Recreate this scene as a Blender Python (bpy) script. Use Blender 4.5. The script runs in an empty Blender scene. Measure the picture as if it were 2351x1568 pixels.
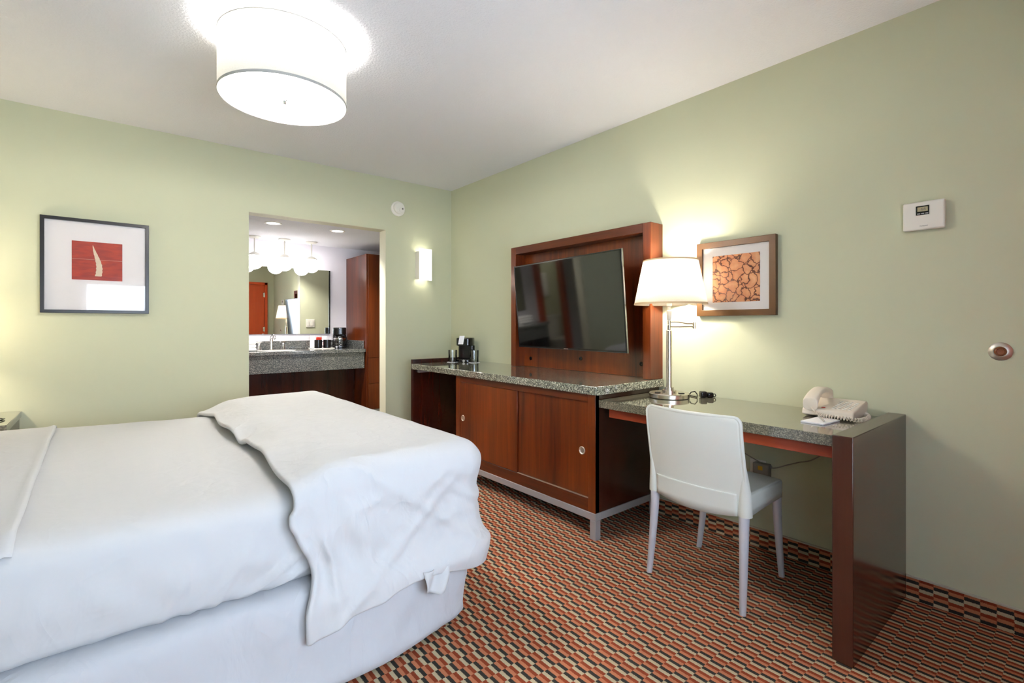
import bpy, math, random
from mathutils import Vector, noise, Matrix
PI = math.pi
sin, cos = math.sin, math.cos
random.seed(7)
scn = bpy.context.scene
COL = scn.collection

# ------------------------------------------------------------------ camera
F_PX, W_PX, H_PX = 1124.0, 2351, 1568
cam_d = bpy.data.cameras.new('camera'); cam = bpy.data.objects.new('camera', cam_d); COL.objects.link(cam)
cam.location = (-2.566, -4.033, 1.13)
cam.rotation_euler = (PI / 2, 0, -math.radians(39.544))
cam_d.sensor_width = 36.0
cam_d.lens = 36.0 * F_PX / W_PX
cam_d.shift_y = -(H_PX / 2 - 747.0) / W_PX
cam_d.clip_start = 0.02
scn.camera = cam
# ------------------------------------------------------------------ view
scn.view_settings.view_transform = 'Standard'
scn.view_settings.look = 'None'
scn.view_settings.gamma = 1.0
scn.view_settings.exposure = 0.87
scn.view_settings.use_curve_mapping = False
# ------------------------------------------------------------------ world: pale daylight outside the window
w = bpy.data.worlds.new('world'); scn.world = w; w.use_nodes = True
wb = w.node_tree.nodes['Background']
wb.inputs[0].default_value = (0.72, 0.84, 1.0, 1); wb.inputs[1].default_value = 3.2

def light(name, kind, loc, energy, color=(1, 1, 1), size=0.1, rot=None, size_y=None, spot=None, blend=0.6):
    d = bpy.data.lights.new(name, kind); o = bpy.data.objects.new(name, d); COL.objects.link(o)
    o.location = loc; d.energy = energy; d.color = color
    if rot: o.rotation_euler = rot
    if kind == 'AREA':
        d.size = size
        if size_y: d.shape = 'RECTANGLE'; d.size_y = size_y
    else: d.shadow_soft_size = size
    if spot: d.spot_size = spot; d.spot_blend = blend
    return o
# daylight coming in through the window in the wall behind the camera
light('daylight', 'AREA', (-2.04, -4.66, 1.2), 80, (0.70, 0.83, 1.0), 1.9, (PI / 2, 0, 0), 1.55)
# room lamps (bulbs)
light('ceiling_bulb', 'POINT', (-1.953, -1.688, 2.22), 142, (1.0, 0.965, 0.93), 0.12)
light('desk_bulb', 'POINT', (-0.19, -2.517, 1.36), 15.5, (1.0, 0.92, 0.78), 0.05)
light('bedside_bulb', 'POINT', (-3.30, -0.27, 1.14), 7.5, (1.0, 0.86, 0.66), 0.05)
light('can_bulb', 'SPOT', (-1.495, 0.417, 1.975), 45, (1.0, 0.95, 0.88), 0.05, (0, 0, 0), spot=2.2)
light('can_bulb', 'SPOT', (-0.954, 0.412, 1.975), 45, (1.0, 0.95, 0.88), 0.05, (0, 0, 0), spot=2.2)
for gx in (-1.477, -1.206, -0.945):
    light('globe_bulb', 'POINT', (gx, 1.18, 1.747), 14, (1.0, 0.96, 0.97), 0.06)
light('bathroom_bulb', 'POINT', (-2.8, 2.1, 1.85), 10, (1.0, 0.93, 0.82), 0.1)

# ------------------------------------------------------------------ materials
def lin(c):
    c = c / 255.0
    return c / 12.92 if c <= 0.04045 else ((c + 0.055) / 1.055) ** 2.4
def S(r, g, b): return (lin(r), lin(g), lin(b), 1)
class NT:
    def __init__(s, name):
        s.m = bpy.data.materials.new(name); s.m.use_nodes = True
        s.t = s.m.node_tree; s.b = s.t.nodes['Principled BSDF']; s.out = s.t.nodes['Material Output']
    def n(s, typ, **kw):
        nd = s.t.nodes.new(typ)
        for k, v in kw.items(): setattr(nd, k, v)
        return nd
    def l(s, a, b): s.t.links.new(a, b)
    def math(s, op, a, b=None, c=None):
        nd = s.n('ShaderNodeMath', operation=op)
        for i, v in enumerate((a, b, c)):
            if v is None: continue
            if isinstance(v, (int, float)): nd.inputs[i].default_value = v
            else: s.l(v, nd.inputs[i])
        return nd.outputs[0]
    def coord(s, scale=(1, 1, 1), gen='Object', rot=(0, 0, 0)):
        tc = s.n('ShaderNodeTexCoord'); mp = s.n('ShaderNodeMapping')
        mp.inputs['Scale'].default_value = scale; mp.inputs['Rotation'].default_value = rot
        s.l(tc.outputs[gen], mp.inputs[0]); return mp.outputs[0]
    def noise(s, vec, scale, detail=4, rough=0.55, dist=0):
        nd = s.n('ShaderNodeTexNoise'); nd.inputs['Scale'].default_value = scale
        nd.inputs['Detail'].default_value = detail; nd.inputs['Roughness'].default_value = rough
        nd.inputs['Distortion'].default_value = dist
        s.l(vec, nd.inputs['Vector']); return nd.outputs[0]
    def ramp(s, fac, stops, interp='LINEAR'):
        r = s.n('ShaderNodeValToRGB'); r.color_ramp.interpolation = interp
        e = r.color_ramp.elements
        while len(e) < len(stops): e.new(0.5)
        for i, (p, c) in enumerate(stops): e[i].position = p; e[i].color = c
        s.l(fac, r.inputs[0]); return r.outputs[0]
    def bump(s, h, strength=0.2, dist=0.01):
        b = s.n('ShaderNodeBump'); b.inputs['Strength'].default_value = strength; b.inputs['Distance'].default_value = dist
        s.l(h, b.inputs['Height']); s.l(b.outputs[0], s.b.inputs['Normal'])
def plain(name, col, rough=0.5, metal=0.0, spec=0.5, coat=0.0, bump=None, vary=0.0, emit=None, estr=0, trans=0, sheen=0):
    t = NT(name); b = t.b
    b.inputs['Base Color'].default_value = col; b.inputs['Roughness'].default_value = rough
    b.inputs['Metallic'].default_value = metal; b.inputs['Specular IOR Level'].default_value = spec
    b.inputs['Coat Weight'].default_value = coat; b.inputs['Coat Roughness'].default_value = 0.08
    b.inputs['Sheen Weight'].default_value = sheen
    v = t.coord()
    if vary:
        n = t.noise(v, 9, 3)
        c0 = tuple(x * (1 - vary) for x in col[:3]) + (1,); c1 = tuple(min(1, x * (1 + vary)) for x in col[:3]) + (1,)
        t.l(t.ramp(n, [(0.3, c0), (0.7, c1)]), b.inputs['Base Color'])
    if bump: t.bump(t.noise(v, bump[0], 3), bump[1], bump[2])
    if emit: b.inputs['Emission Color'].default_value = emit; b.inputs['Emission Strength'].default_value = estr
    return t.m
def wood(name, dark, light_, axis='z', rough=0.3, coat=0.2, scale=1.0):
    t = NT(name)
    sc = {'x': (1.2, 22, 22), 'y': (22, 1.2, 22), 'z': (22, 22, 1.2)}[axis]
    v = t.coord(sc)
    n1 = t.noise(v, 1.5 * scale, 6, 0.6, 0.6)
    v2 = t.coord(tuple(x * 0.12 for x in sc))
    n2 = t.noise(v2, 2.2, 2, 0.5)
    mix = t.math('ADD', t.math('MULTIPLY', n1, 0.45), t.math('MULTIPLY', n2, 0.55))
    t.l(t.ramp(mix, [(0.34, dark), (0.66, light_)]), t.b.inputs['Base Color'])
    t.b.inputs['Roughness'].default_value = rough; t.b.inputs['Specular IOR Level'].default_value = 0.35; t.b.inputs['Coat Weight'].default_value = coat
    t.b.inputs['Coat Roughness'].default_value = 0.15
    return t.m
def granite(name, dark, mid, lightc, scale=1.0, rough=0.1):
    t = NT(name); v = t.coord()
    vo = t.n('ShaderNodeTexVoronoi'); vo.inputs['Scale'].default_value = 210 * scale; t.l(v, vo.inputs['Vector'])
    sp_ = t.n('ShaderNodeSeparateColor'); t.l(vo.outputs['Color'], sp_.inputs[0])
    n2 = t.noise(v, 8, 3, 0.6)
    f = t.math('ADD', sp_.outputs[0], t.math('MULTIPLY', t.math('SUBTRACT', n2, 0.5), 0.06))
    t.l(t.ramp(f, [(0.12, dark), (0.42, mid), (0.62, mid), (0.9, lightc)]), t.b.inputs['Base Color'])
    t.b.inputs['Roughness'].default_value = rough; t.b.inputs['Specular IOR Level'].default_value = 0.7; t.b.inputs['Coat Weight'].default_value = 0.8; t.b.inputs['Coat Roughness'].default_value = 0.04
    return t.m
def carpet(name, wall=False):
    t = NT(name); tc = t.n('ShaderNodeTexCoord'); sx = t.n('ShaderNodeSeparateXYZ')
    nz = t.n('ShaderNodeTexNoise'); nz.inputs['Scale'].default_value = 420; nz.inputs['Detail'].default_value = 2
    t.l(tc.outputs['Object'], nz.inputs['Vector'])
    t.l(tc.outputs['Object'], sx.inputs[0])
    jit = t.math('MULTIPLY', t.math('SUBTRACT', nz.outputs[0], 0.5), 0.0075)
    across = t.math('ADD', sx.outputs[2 if wall else 0], jit)
    along = t.math('ADD', sx.outputs[1], t.math('MULTIPLY', jit, 1.2))
    c = t.math('FLOOR', t.math('DIVIDE', along, 0.0455))
    odd = t.math('FLOORED_MODULO', c, 2.0)
    u = t.math('ADD', t.math('DIVIDE', across, 0.0132), odd)
    u4 = t.math('DIVIDE', t.math('FLOORED_MODULO', u, 4.0), 4.0)
    col = t.ramp(u4, [(0.0, S(206, 188, 154)), (0.25, S(60, 57, 52)), (0.5, S(205, 130, 94)), (0.75, S(150, 68, 42))], 'CONSTANT')
    n2 = t.n('ShaderNodeTexNoise'); n2.inputs['Scale'].default_value = 900; n2.inputs['Detail'].default_value = 2
    t.l(tc.outputs['Object'], n2.inputs['Vector'])
    mx = t.n('ShaderNodeMix', data_type='RGBA', blend_type='MULTIPLY'); mx.inputs[0].default_value = 1.0
    t.l(col, mx.inputs[6])
    t.l(t.ramp(n2.outputs[0], [(0.3, (0.55, 0.55, 0.55, 1)), (0.65, (1.0, 1.0, 1.0, 1))]), mx.inputs[7])
    t.l(mx.outputs[2], t.b.inputs['Base Color'])
    t.b.inputs['Roughness'].default_value = 0.95; t.b.inputs['Specular IOR Level'].default_value = 0.1
    fr = t.math('FRACT', u); ridge = t.math('SUBTRACT', 1.0, t.math('ABSOLUTE', t.math('SUBTRACT', t.math('MULTIPLY', fr, 2.0), 1.0)))
    t.bump(t.math('ADD', t.math('MULTIPLY', ridge, 0.7), n2.outputs[0]), 0.5, 0.003)
    return t.m
def glassmat(name, tint=(1, 1, 1, 1), ior=1.5, rough=0.0, boost=1.0):
    t = NT(name); t.t.nodes.remove(t.b)
    tr = t.n('ShaderNodeBsdfTransparent'); tr.inputs[0].default_value = tint
    gl = t.n('ShaderNodeBsdfGlossy'); gl.inputs['Roughness'].default_value = rough
    fr = t.n('ShaderNodeFresnel'); fr.inputs[0].default_value = ior
    mx = t.n('ShaderNodeMixShader')
    t.l(t.math('MULTIPLY', fr.outputs[0], boost), mx.inputs[0]); t.l(tr.outputs[0], mx.inputs[1]); t.l(gl.outputs[0], mx.inputs[2])
    t.l(mx.outputs[0], t.out.inputs[0]); return t.m
def shademat(name, col, transl=0.6, weave=True):
    t = NT(name)
    df = t.b; df.inputs['Base Color'].default_value = col; df.inputs['Roughness'].default_value = 0.9
    tl = t.n('ShaderNodeBsdfTranslucent'); tl.inputs[0].default_value = col
    mx = t.n('ShaderNodeMixShader'); mx.inputs[0].default_value = transl
    if weave:
        v = t.coord((900, 900, 260)); n = t.noise(v, 1, 2, 0.5)
        v2 = t.coord((160, 160, 1400)); nb = t.noise(v2, 1, 2, 0.5)
        c = t.ramp(t.math('MULTIPLY', t.math('ADD', n, nb), 0.5), [(0.3, tuple(x * 0.82 for x in col[:3]) + (1,)), (0.6, col)])
        t.l(c, df.inputs['Base Color']); t.l(c, tl.inputs[0])
    t.l(df.outputs[0], mx.inputs[1]); t.l(tl.outputs[0], mx.inputs[2]); t.l(mx.outputs[0], t.out.inputs[0]); return t.m
def emitmat(name, col, strength):
    t = NT(name); t.b.inputs['Base Color'].default_value = (0.9, 0.9, 0.9, 1)
    t.b.inputs['Emission Color'].default_value = col; t.b.inputs['Emission Strength'].default_value = strength; return t.m

M = {}
M['wall'] = plain('wall_green_paint', S(203, 205, 176), 0.75, bump=(160, 0.06, 0.004), spec=0.3)
M['wall_white'] = plain('wall_white_paint', S(226, 222, 228), 0.75, bump=(160, 0.06, 0.004), spec=0.3)
M['jamb'] = plain('jamb_paint', S(222, 220, 196), 0.6)
M['ceiling'] = plain('ceiling_texture', S(230, 230, 234), 0.85, bump=(95, 0.55, 0.006), spec=0.2)
M['carpet'] = carpet('carpet_floor'); M['carpet_wall'] = carpet('carpet_base', True)
M['trim_metal'] = plain('trim_strip', S(205, 200, 185), 0.4, 0.3)
M['tile'] = plain('alcove_floor', S(90, 84, 78), 0.4, vary=0.2)
M['wood'] = wood('cherry_vertical', S(56, 18, 4), S(116, 50, 12), 'z')
M['wood_y'] = wood('cherry_along', S(54, 18, 5), S(100, 42, 12), 'y')
M['wood_dark'] = wood('dark_cherry', S(36, 12, 7), S(62, 24, 11), 'z', 0.25, 0.3)
M['wood_panel'] = wood('espresso_panel', S(54, 27, 20), S(72, 38, 26), 'z', 0.22, 0.4)
M['wood_red'] = wood('red_rail', S(120, 44, 24), S(160, 66, 34), 'y', 0.35, 0.2)
M['orange'] = wood('orange_door', S(190, 62, 16), S(214, 82, 24), 'z', 0.35, 0.2)
M['granite'] = granite('granite_speckled', S(52, 56, 52), S(112, 112, 98), S(190, 188, 168))
M['granite_desk'] = granite('granite_desk', S(74, 72, 62), S(98, 95, 80), S(138, 132, 112), 1.6, 0.07)
M['granite_van'] = granite('granite_vanity', S(50, 54, 58), S(84, 87, 86), S(138, 136, 130), 1.2, 0.15)
M['steel'] = plain('painted_steel', S(168, 166, 166), 0.45, 0.35)
M['nickel'] = plain('brushed_nickel', S(214, 206, 196), 0.26, 1.0)
M['bezel'] = plain('bezel_chrome', S(120, 120, 124), 0.2, 1.0)
M['chrome'] = plain('polished_chrome', S(225, 225, 228), 0.1, 1.0)
M['alu'] = plain('satin_aluminium', S(205, 198, 186), 0.35, 0.9)
M['sheet'] = plain('white_sheet', S(196, 196, 198), 0.85, sheen=0.2, spec=0.2, bump=(600, 0.05, 0.001))
M['duvet'] = plain('white_duvet', S(197, 197, 199), 0.85, sheen=0.2, spec=0.2, bump=(700, 0.05, 0.001))
M['skirt'] = plain('skirt_fabric', S(190, 191, 196), 0.85, sheen=0.2, spec=0.2, bump=(14, 0.35, 0.012))
M['plastic'] = plain('pale_plastic', S(214, 214, 206), 0.42, bump=(500, 0.05, 0.0005))
M['leg'] = plain('chair_leg_paint', S(206, 206, 214), 0.35, 0.2, vary=0.03)
M['white_pl'] = plain('white_plastic', S(236, 232, 222), 0.4)
M['cream'] = plain('cream_plastic', S(230, 218, 202), 0.4)
M['grey'] = plain('grey_print', S(120, 112, 106), 0.5)
M['black'] = plain('black_plastic', S(14, 14, 16), 0.18)
M['black_mat'] = plain('black_matt', S(20, 20, 22), 0.5)
M['screen'] = plain('tv_screen', S(10, 11, 11), 0.06, spec=0.9)
M['glass'] = glassmat('picture_glass', boost=0.6)
M['tumbler'] = glassmat('tumbler_glass', (0.93, 0.95, 0.95, 1), 1.5, boost=1.8)
M['window_glass'] = glassmat('window_glass', ior=1.4)
M['frame_black'] = plain('black_frame_wood', S(26, 24, 26), 0.3, vary=0.2)
M['frame_bronze'] = plain('bronze_frame', S(88, 58, 26), 0.35, 0.2, vary=0.08)
M['mat'] = plain('mat_board', S(248, 242, 240), 0.8)
M['mirror'] = plain('mirror_glass', (0.93, 0.94, 0.93, 1), 0.0, 1.0)
M['lampshade'] = shademat('lamp_shade_fabric', S(252, 247, 238), 0.68)
M['drum'] = shademat('drum_shade_fabric', S(210, 209, 204), 0.16)
M['diffuser'] = shademat('drum_diffuser', S(250, 249, 246), 0.75, False)
M['drum_trim'] = plain('drum_trim', S(178, 178, 172), 0.7)
M['shade_trim'] = plain('shade_trim', S(212, 186, 146), 0.7)
M['globe'] = emitmat('globe_opal', (1.0, 0.97, 0.95, 1), 6.0)
M['sconce_glow'] = emitmat('sconce_glass_lit', (1.0, 0.98, 0.88, 1), 1.5)
M['can_glow'] = emitmat('can_lens', (1.0, 0.97, 0.92, 1), 8.0)
M['paper'] = plain('white_paper', S(244, 243, 246), 0.8)
M['red_packet'] = plain('red_packet', S(190, 48, 26), 0.5)
M['lcd'] = plain('lcd', S(176, 164, 130), 0.4)
M['towel'] = plain('white_towel', S(238, 236, 232), 0.95, sheen=0.5, bump=(300, 0.5, 0.003))
M['porcelain'] = plain('white_porcelain', S(238, 236, 232), 0.12)
M['brown_rubber'] = plain('brown_rubber', S(140, 80, 44), 0.5)
M['cord_grey'] = plain('grey_cord', S(150, 142, 128), 0.5)
M['coffee'] = glassmat('carafe_glass', (0.75, 0.74, 0.72, 1), 1.55, boost=2.5)
M['yellow'] = plain('yellow_label', S(214, 160, 40), 0.5)

def cloth(name, col, amt):
    t = NT(name); b = t.b
    b.inputs['Base Color'].default_value = col; b.inputs['Roughness'].default_value = 0.85
    b.inputs['Sheen Weight'].default_value = 0.15; b.inputs['Specular IOR Level'].default_value = 0.2
    n1 = t.noise(t.coord((5, 5, 3), rot=(0.3, 0.5, 0.4)), 1.0, 2, 0.5, 1.4)
    ridge = t.math('SUBTRACT', 1.0, t.math('MULTIPLY', t.math('ABSOLUTE', t.math('SUBTRACT', n1, 0.5)), 7.0))
    ridge = t.math('POWER', t.math('MAXIMUM', ridge, 0.0), 1.6)
    n2 = t.noise(t.coord((11, 11, 5), rot=(0.9, 0.2, 1.1)), 1.0, 3, 0.5, 1.0)
    n3 = t.noise(t.coord(), 700, 2)
    h = t.math('ADD', t.math('ADD', t.math('MULTIPLY', ridge, 0.22), n2), t.math('MULTIPLY', n3, 0.02))
    t.bump(h, 1.0, amt)
    return t.m
M['duvet'] = cloth('white_duvet', S(197, 197, 198), 0.0065)
M['skirt'] = cloth('skirt_fabric', S(190, 191, 195), 0.0055)
M['sheet'] = cloth('white_sheet', S(196, 196, 197), 0.0022)
# sheer curtain
def sheermat():
    t = NT('sheer_fabric'); t.t.nodes.remove(t.b)
    tr = t.n('ShaderNodeBsdfTransparent'); tl = t.n('ShaderNodeBsdfTranslucent'); tl.inputs[0].default_value = (0.9, 0.92, 0.95, 1)
    mx = t.n('ShaderNodeMixShader'); mx.inputs[0].default_value = 0.5
    t.l(tr.outputs[0], mx.inputs[1]); t.l(tl.outputs[0], mx.inputs[2]); t.l(mx.outputs[0], t.out.inputs[0]); return t.m
M['sheer'] = sheermat()
# artwork: cracked dry earth
def crackmat():
    t = NT('cracked_earth_print'); v = t.coord((1, 1, 1))
    wv = t.noise(v, 14, 3)
    add = t.n('ShaderNodeMix', data_type='VECTOR'); add.inputs[0].default_value = 0.06
    nz = t.n('ShaderNodeTexNoise'); nz.inputs['Scale'].default_value = 22; t.l(v, nz.inputs['Vector'])
    t.l(v, add.inputs[4]); t.l(nz.outputs['Color'], add.inputs[5])
    vo = t.n('ShaderNodeTexVoronoi', feature='DISTANCE_TO_EDGE'); vo.inputs['Scale'].default_value = 24
    t.l(add.outputs[1], vo.inputs['Vector'])
    col = t.ramp(vo.outputs['Distance'], [(0.0, S(96, 44, 22)), (0.045, S(120, 58, 30)), (0.07, S(232, 170, 124)), (0.5, S(244, 196, 156))])
    mx = t.n('ShaderNodeMix', data_type='RGBA', blend_type='MULTIPLY'); mx.inputs[0].default_value = 0.6
    t.l(col, mx.inputs[6]); t.l(t.ramp(wv, [(0.3, S(216, 140, 90)), (0.7, S(255, 238, 214))]), mx.inputs[7])
    t.l(mx.outputs[2], t.b.inputs['Base Color']); t.b.inputs['Roughness'].default_value = 0.6; return t.m
M['crack'] = crackmat()
def redart():
    t = NT('red_textured_print'); v = t.coord((8, 8, 30))
    n = t.noise(v, 2, 4)
    t.l(t.ramp(n, [(0.3, S(140, 36, 34)), (0.7, S(186, 62, 36))]), t.b.inputs['Base Color']); t.b.inputs['Roughness'].default_value = 0.6; return t.m
M['redart'] = redart()
M['bone'] = plain('pale_horn_print', S(232, 214, 186), 0.6, vary=0.12)

# ------------------------------------------------------------------ mesh helpers
class MB:
    def __init__(s): s.v = []; s.f = []
    def add(s, vs, fs):
        o = len(s.v); s.v += [tuple(p) for p in vs]; s.f += [tuple(i + o for i in f) for f in fs]; return s
    def box(s, x0, x1, y0, y1, z0, z1, mat=None):
        vs = [Vector(p) for p in ((x0, y0, z0), (x1, y0, z0), (x1, y1, z0), (x0, y1, z0), (x0, y0, z1), (x1, y0, z1), (x1, y1, z1), (x0, y1, z1))]
        if mat: vs = [mat @ p for p in vs]
        return s.add(vs, [(0, 3, 2, 1), (4, 5, 6, 7), (0, 1, 5, 4), (1, 2, 6, 5), (2, 3, 7, 6), (3, 0, 4, 7)])
    def lathe(s, prof, c=(0, 0, 0), seg=32, cap=True, axis='z', mat=None):
        vs = []; fs = []; n = len(prof)
        for r, h in prof:
            for k in range(seg):
                a = 2 * PI * k / seg; p = (r * cos(a), r * sin(a), h)
                if axis == 'x': p = (p[2], p[0], p[1])
                elif axis == 'y': p = (p[1], p[2], p[0])
                p = Vector(p)
                if mat: p = mat @ p
                vs.append(p + Vector(c))
        for i in range(n - 1):
            for k in range(seg):
                k2 = (k + 1) % seg
                fs.append((i * seg + k, i * seg + k2, (i + 1) * seg + k2, (i + 1) * seg + k))
        if cap:
            if prof[0][0] > 1e-6: fs.append(tuple(range(seg - 1, -1, -1)))
            if prof[-1][0] > 1e-6: fs.append(tuple((n - 1) * seg + k for k in range(seg)))
        return s.add(vs, fs)
    def tube(s, pts, r, seg=10, closed=False):
        pts = [Vector(p) for p in pts]; n = len(pts)
        rs = r if isinstance(r, (list, tuple)) else [r] * n
        vs = []; fs = []; prev = None
        for i, p in enumerate(pts):
            if closed: d = pts[(i + 1) % n] - pts[i - 1]
            else: d = pts[min(i + 1, n - 1)] - pts[max(i - 1, 0)]
            d.normalize()
            if prev is None:
                a = Vector((0, 0, 1)) if abs(d.z) < 0.9 else Vector((1, 0, 0)); u = d.cross(a).normalized()
            else:
                u = prev - d * prev.dot(d)
                u = u.normalized() if u.length > 1e-6 else d.orthogonal().normalized()
            prev = u; w_ = d.cross(u)
            for k in range(seg):
                a = 2 * PI * k / seg; vs.append(p + (u * cos(a) + w_ * sin(a)) * rs[i])
        m = n if closed else n - 1
        for i in range(m):
            j = (i + 1) % n
            for k in range(seg):
                k2 = (k + 1) % seg; fs.append((i * seg + k, i * seg + k2, j * seg + k2, j * seg + k))
        if not closed:
            fs.append(tuple(range(seg - 1, -1, -1))); fs.append(tuple((n - 1) * seg + k for k in range(seg)))
        return s.add(vs, fs)
    def grid(s, fn, nu, nv, flip=False):
        vs = [fn(i / nu, j / nv) for j in range(nv + 1) for i in range(nu + 1)]; fs = []
        for j in range(nv):
            for i in range(nu):
                a = j * (nu + 1) + i; q = (a, a + 1, a + nu + 2, a + nu + 1)
                fs.append(q[::-1] if flip else q)
        return s.add(vs, fs)
    def prism(s, poly, z0, z1, plane='xy'):
        n = len(poly)
        def P(a, b, c):
            return {'xy': (a, b, c), 'xz': (a, c, b), 'yz': (c, a, b)}[plane]
        vs = [P(a, b, z0) for a, b in poly] + [P(a, b, z1) for a, b in poly]
        fs = [tuple(range(n - 1, -1, -1)), tuple(range(n, 2 * n))] + [(i, (i + 1) % n, n + (i + 1) % n, n + i) for i in range(n)]
        return s.add(vs, fs)
    def build(s, name, mat, parent=None, bevel=0, seg=2, smooth=True, angle=35, solid=0, sub=0, fix=True):
        me = bpy.data.meshes.new(name); me.from_pydata(s.v, [], s.f); me.update()
        if fix:
            import bmesh
            b = bmesh.new(); b.from_mesh(me); bmesh.ops.recalc_face_normals(b, faces=b.faces[:]); b.to_mesh(me); b.free()
        me.materials.append(M[mat] if isinstance(mat, str) else mat)
        if smooth:
            for p in me.polygons: p.use_smooth = True
            me.set_sharp_from_angle(angle=math.radians(angle))
        o = bpy.data.objects.new(name, me); COL.objects.link(o)
        if solid:
            m = o.modifiers.new('solid', 'SOLIDIFY'); m.thickness = solid; m.offset = -1
        if sub:
            m = o.modifiers.new('sub', 'SUBSURF'); m.levels = sub; m.render_levels = sub
        if bevel:
            m = o.modifiers.new('bevel', 'BEVEL'); m.width = bevel; m.segments = seg; m.limit_method = 'ANGLE'; m.angle_limit = math.radians(50)
        if parent:
            o.parent = parent; o.matrix_parent_inverse = Matrix.Translation(parent.location).inverted() if parent.rotation_euler.z == 0 else parent.matrix_basis.inverted()
        return o
def box(name, mat, x0, x1, y0, y1, z0, z1, parent=None, bevel=0.0015, **k):
    return MB().box(x0, x1, y0, y1, z0, z1).build(name, mat, parent, bevel, **k)
def thing(name, label, cat, loc=(0, 0, 0), group=None):
    o = bpy.data.objects.new(name, None); COL.objects.link(o); o.location = loc
    o.empty_display_size = 0.05
    return tag(o, label, cat, group)
def tag(o, label, cat, group=None, kind=None):
    o['label'] = label; o['category'] = cat
    if group: o['group'] = group
    if kind: o['kind'] = kind
    return o
def struct(o): o['kind'] = 'structure'; return o
def copy_tree(root, delta, label=None):
    r = root.copy(); COL.objects.link(r); r.location = root.location + Vector(delta)
    if label: r['label'] = label
    def rec(src, dst):
        for ch in src.children:
            if ch is dst: continue
            c = ch.copy(); COL.objects.link(c); c.parent = dst
            c.matrix_parent_inverse = ch.matrix_parent_inverse.copy(); rec(ch, c)
    rec(root, r); return r
def rrect(x0, x1, y0, y1, r, seg=6):
    pts = []
    for cx, cy, a0 in ((x1 - r, y1 - r, 0), (x0 + r, y1 - r, 90), (x0 + r, y0 + r, 180), (x1 - r, y0 + r, 270)):
        for k in range(seg + 1):
            a = math.radians(a0 + 90 * k / seg); pts.append((cx + r * cos(a), cy + r * sin(a)))
    return pts
def nz(x, y, z, s=1.0): return noise.noise(Vector((x * s, y * s, z * s)))
def sstep(a, b, x):
    t = max(0, min(1, (x - a) / (b - a))); return t * t * (3 - 2 * t)

# ------------------------------------------------------------------ setting
H = 2.43; XL = -3.72; YR = -4.42
HA = 1.99; YA = 1.375; XAL = -3.4; XAR = 0.05
struct(box('floor', 'carpet', XL, 0.0, YR, 0.12, -0.12, 0, bevel=0))
struct(box('floor_alcove', 'tile', XAL, XAR, 0.12, 2.9, -0.12, 0, bevel=0))
struct(box('ceiling', 'ceiling', XL - 0.1, 0.1, YR - 0.1, 0.12, H, H + 0.12, bevel=0))
struct(box('ceiling_alcove', 'ceiling', XAL, XAR, 0.12, YA + 0.1, HA, HA + 0.12, bevel=0))
struct(box('ceiling_bathroom', 'ceiling', XAL, -1.7, YA + 0.1, 2.9, HA, HA + 0.12, bevel=0))
struct(box('wall_right', 'wall', 0.0, 0.12, YR - 0.1, 0.12, -0.12, H, bevel=0))
struct(box('wall_left', 'wall', XL - 0.12, XL, YR - 0.1, 0.12, -0.12, H, bevel=0))
DX0, DX1, DZ = -1.762, -0.677, 1.972
wbk = MB()   # back wall with its doorway: one ring-shaped extrusion
wbk.prism([(XL, -0.12), (DX0, -0.12), (DX0, DZ), (DX1, DZ), (DX1, -0.12), (0.0, -0.12), (0.0, H), (XL, H)], 0.0, 0.12, 'xz')
struct(wbk.build('wall_back', 'wall', smooth=False))
jb = MB(); jb.box(DX0 - 0.0, DX0 + 0.002, 0.004, 0.124, 0, DZ).box(DX1 - 0.002, DX1, 0.004, 0.124, 0, DZ).box(DX0, DX1, 0.004, 0.124, DZ - 0.002, DZ)
struct(jb.build('trim_1', 'jamb', smooth=False))
# rear wall with window and entrance door
WX0, WX1, WZ0, WZ1 = -2.83, -1.25, 0.55, 1.72
wr = MB()
for a in ((XL, WX0, -0.12, H), (WX1, 0.0, -0.12, H), (WX0, WX1, -0.12, WZ0), (WX0, WX1, WZ1, H)):
    wr.box(a[0], a[1], YR - 0.14, YR, a[2], a[3])
struct(wr.build('wall_front', 'wall', smooth=False))
wf = MB()
for a in ((WX0, WX0 + 0.05, WZ0, WZ1), (WX1 - 0.05, WX1, WZ0, WZ1), (WX0, WX1, WZ0, WZ0 + 0.05), (WX0, WX1, WZ1 - 0.05, WZ1), (-2.07, -2.01, WZ0, WZ1)):
    wf.box(a[0], a[1], YR - 0.11, YR - 0.06, a[2], a[3])
win = struct(wf.build('window_1', 'white_pl', bevel=0.003))
g = MB().box(WX0 + 0.05, WX1 - 0.05, YR - 0.09, YR - 0.086, WZ0 + 0.05, WZ1 - 0.05).build('window_pane', 'window_glass', win)
def curt(u, v):
    x = WX0 - 0.06 + u * (WX1 - WX0 + 0.12); return (x, YR + 0.035 + 0.022 * sin(x * 40) + 0.009 * sin(x * 27 + 2 * v), WZ1 + 0.053 - v * (WZ1 - WZ0 + 0.4))
cu = MB().grid(curt, 260, 12).build('curtain', 'sheer', fix=False)
tag(cu, 'white sheer curtain hanging over the window on the wall behind the viewer', 'curtain')
rod = MB().tube([(WX0 - 0.12, YR + 0.035, WZ1 + 0.065), (WX1 + 0.12, YR + 0.035, WZ1 + 0.065)], 0.009)
rod.box(WX0 - 0.12, WX0 - 0.1, YR, YR + 0.04, WZ1 + 0.055, WZ1 + 0.075).box(WX1 + 0.1, WX1 + 0.12, YR, YR + 0.04, WZ1 + 0.055, WZ1 + 0.075)
tag(rod.build('curtain_rod', 'nickel'), 'slim metal rod carrying the sheer curtain behind the viewer', 'curtain rod')
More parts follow.
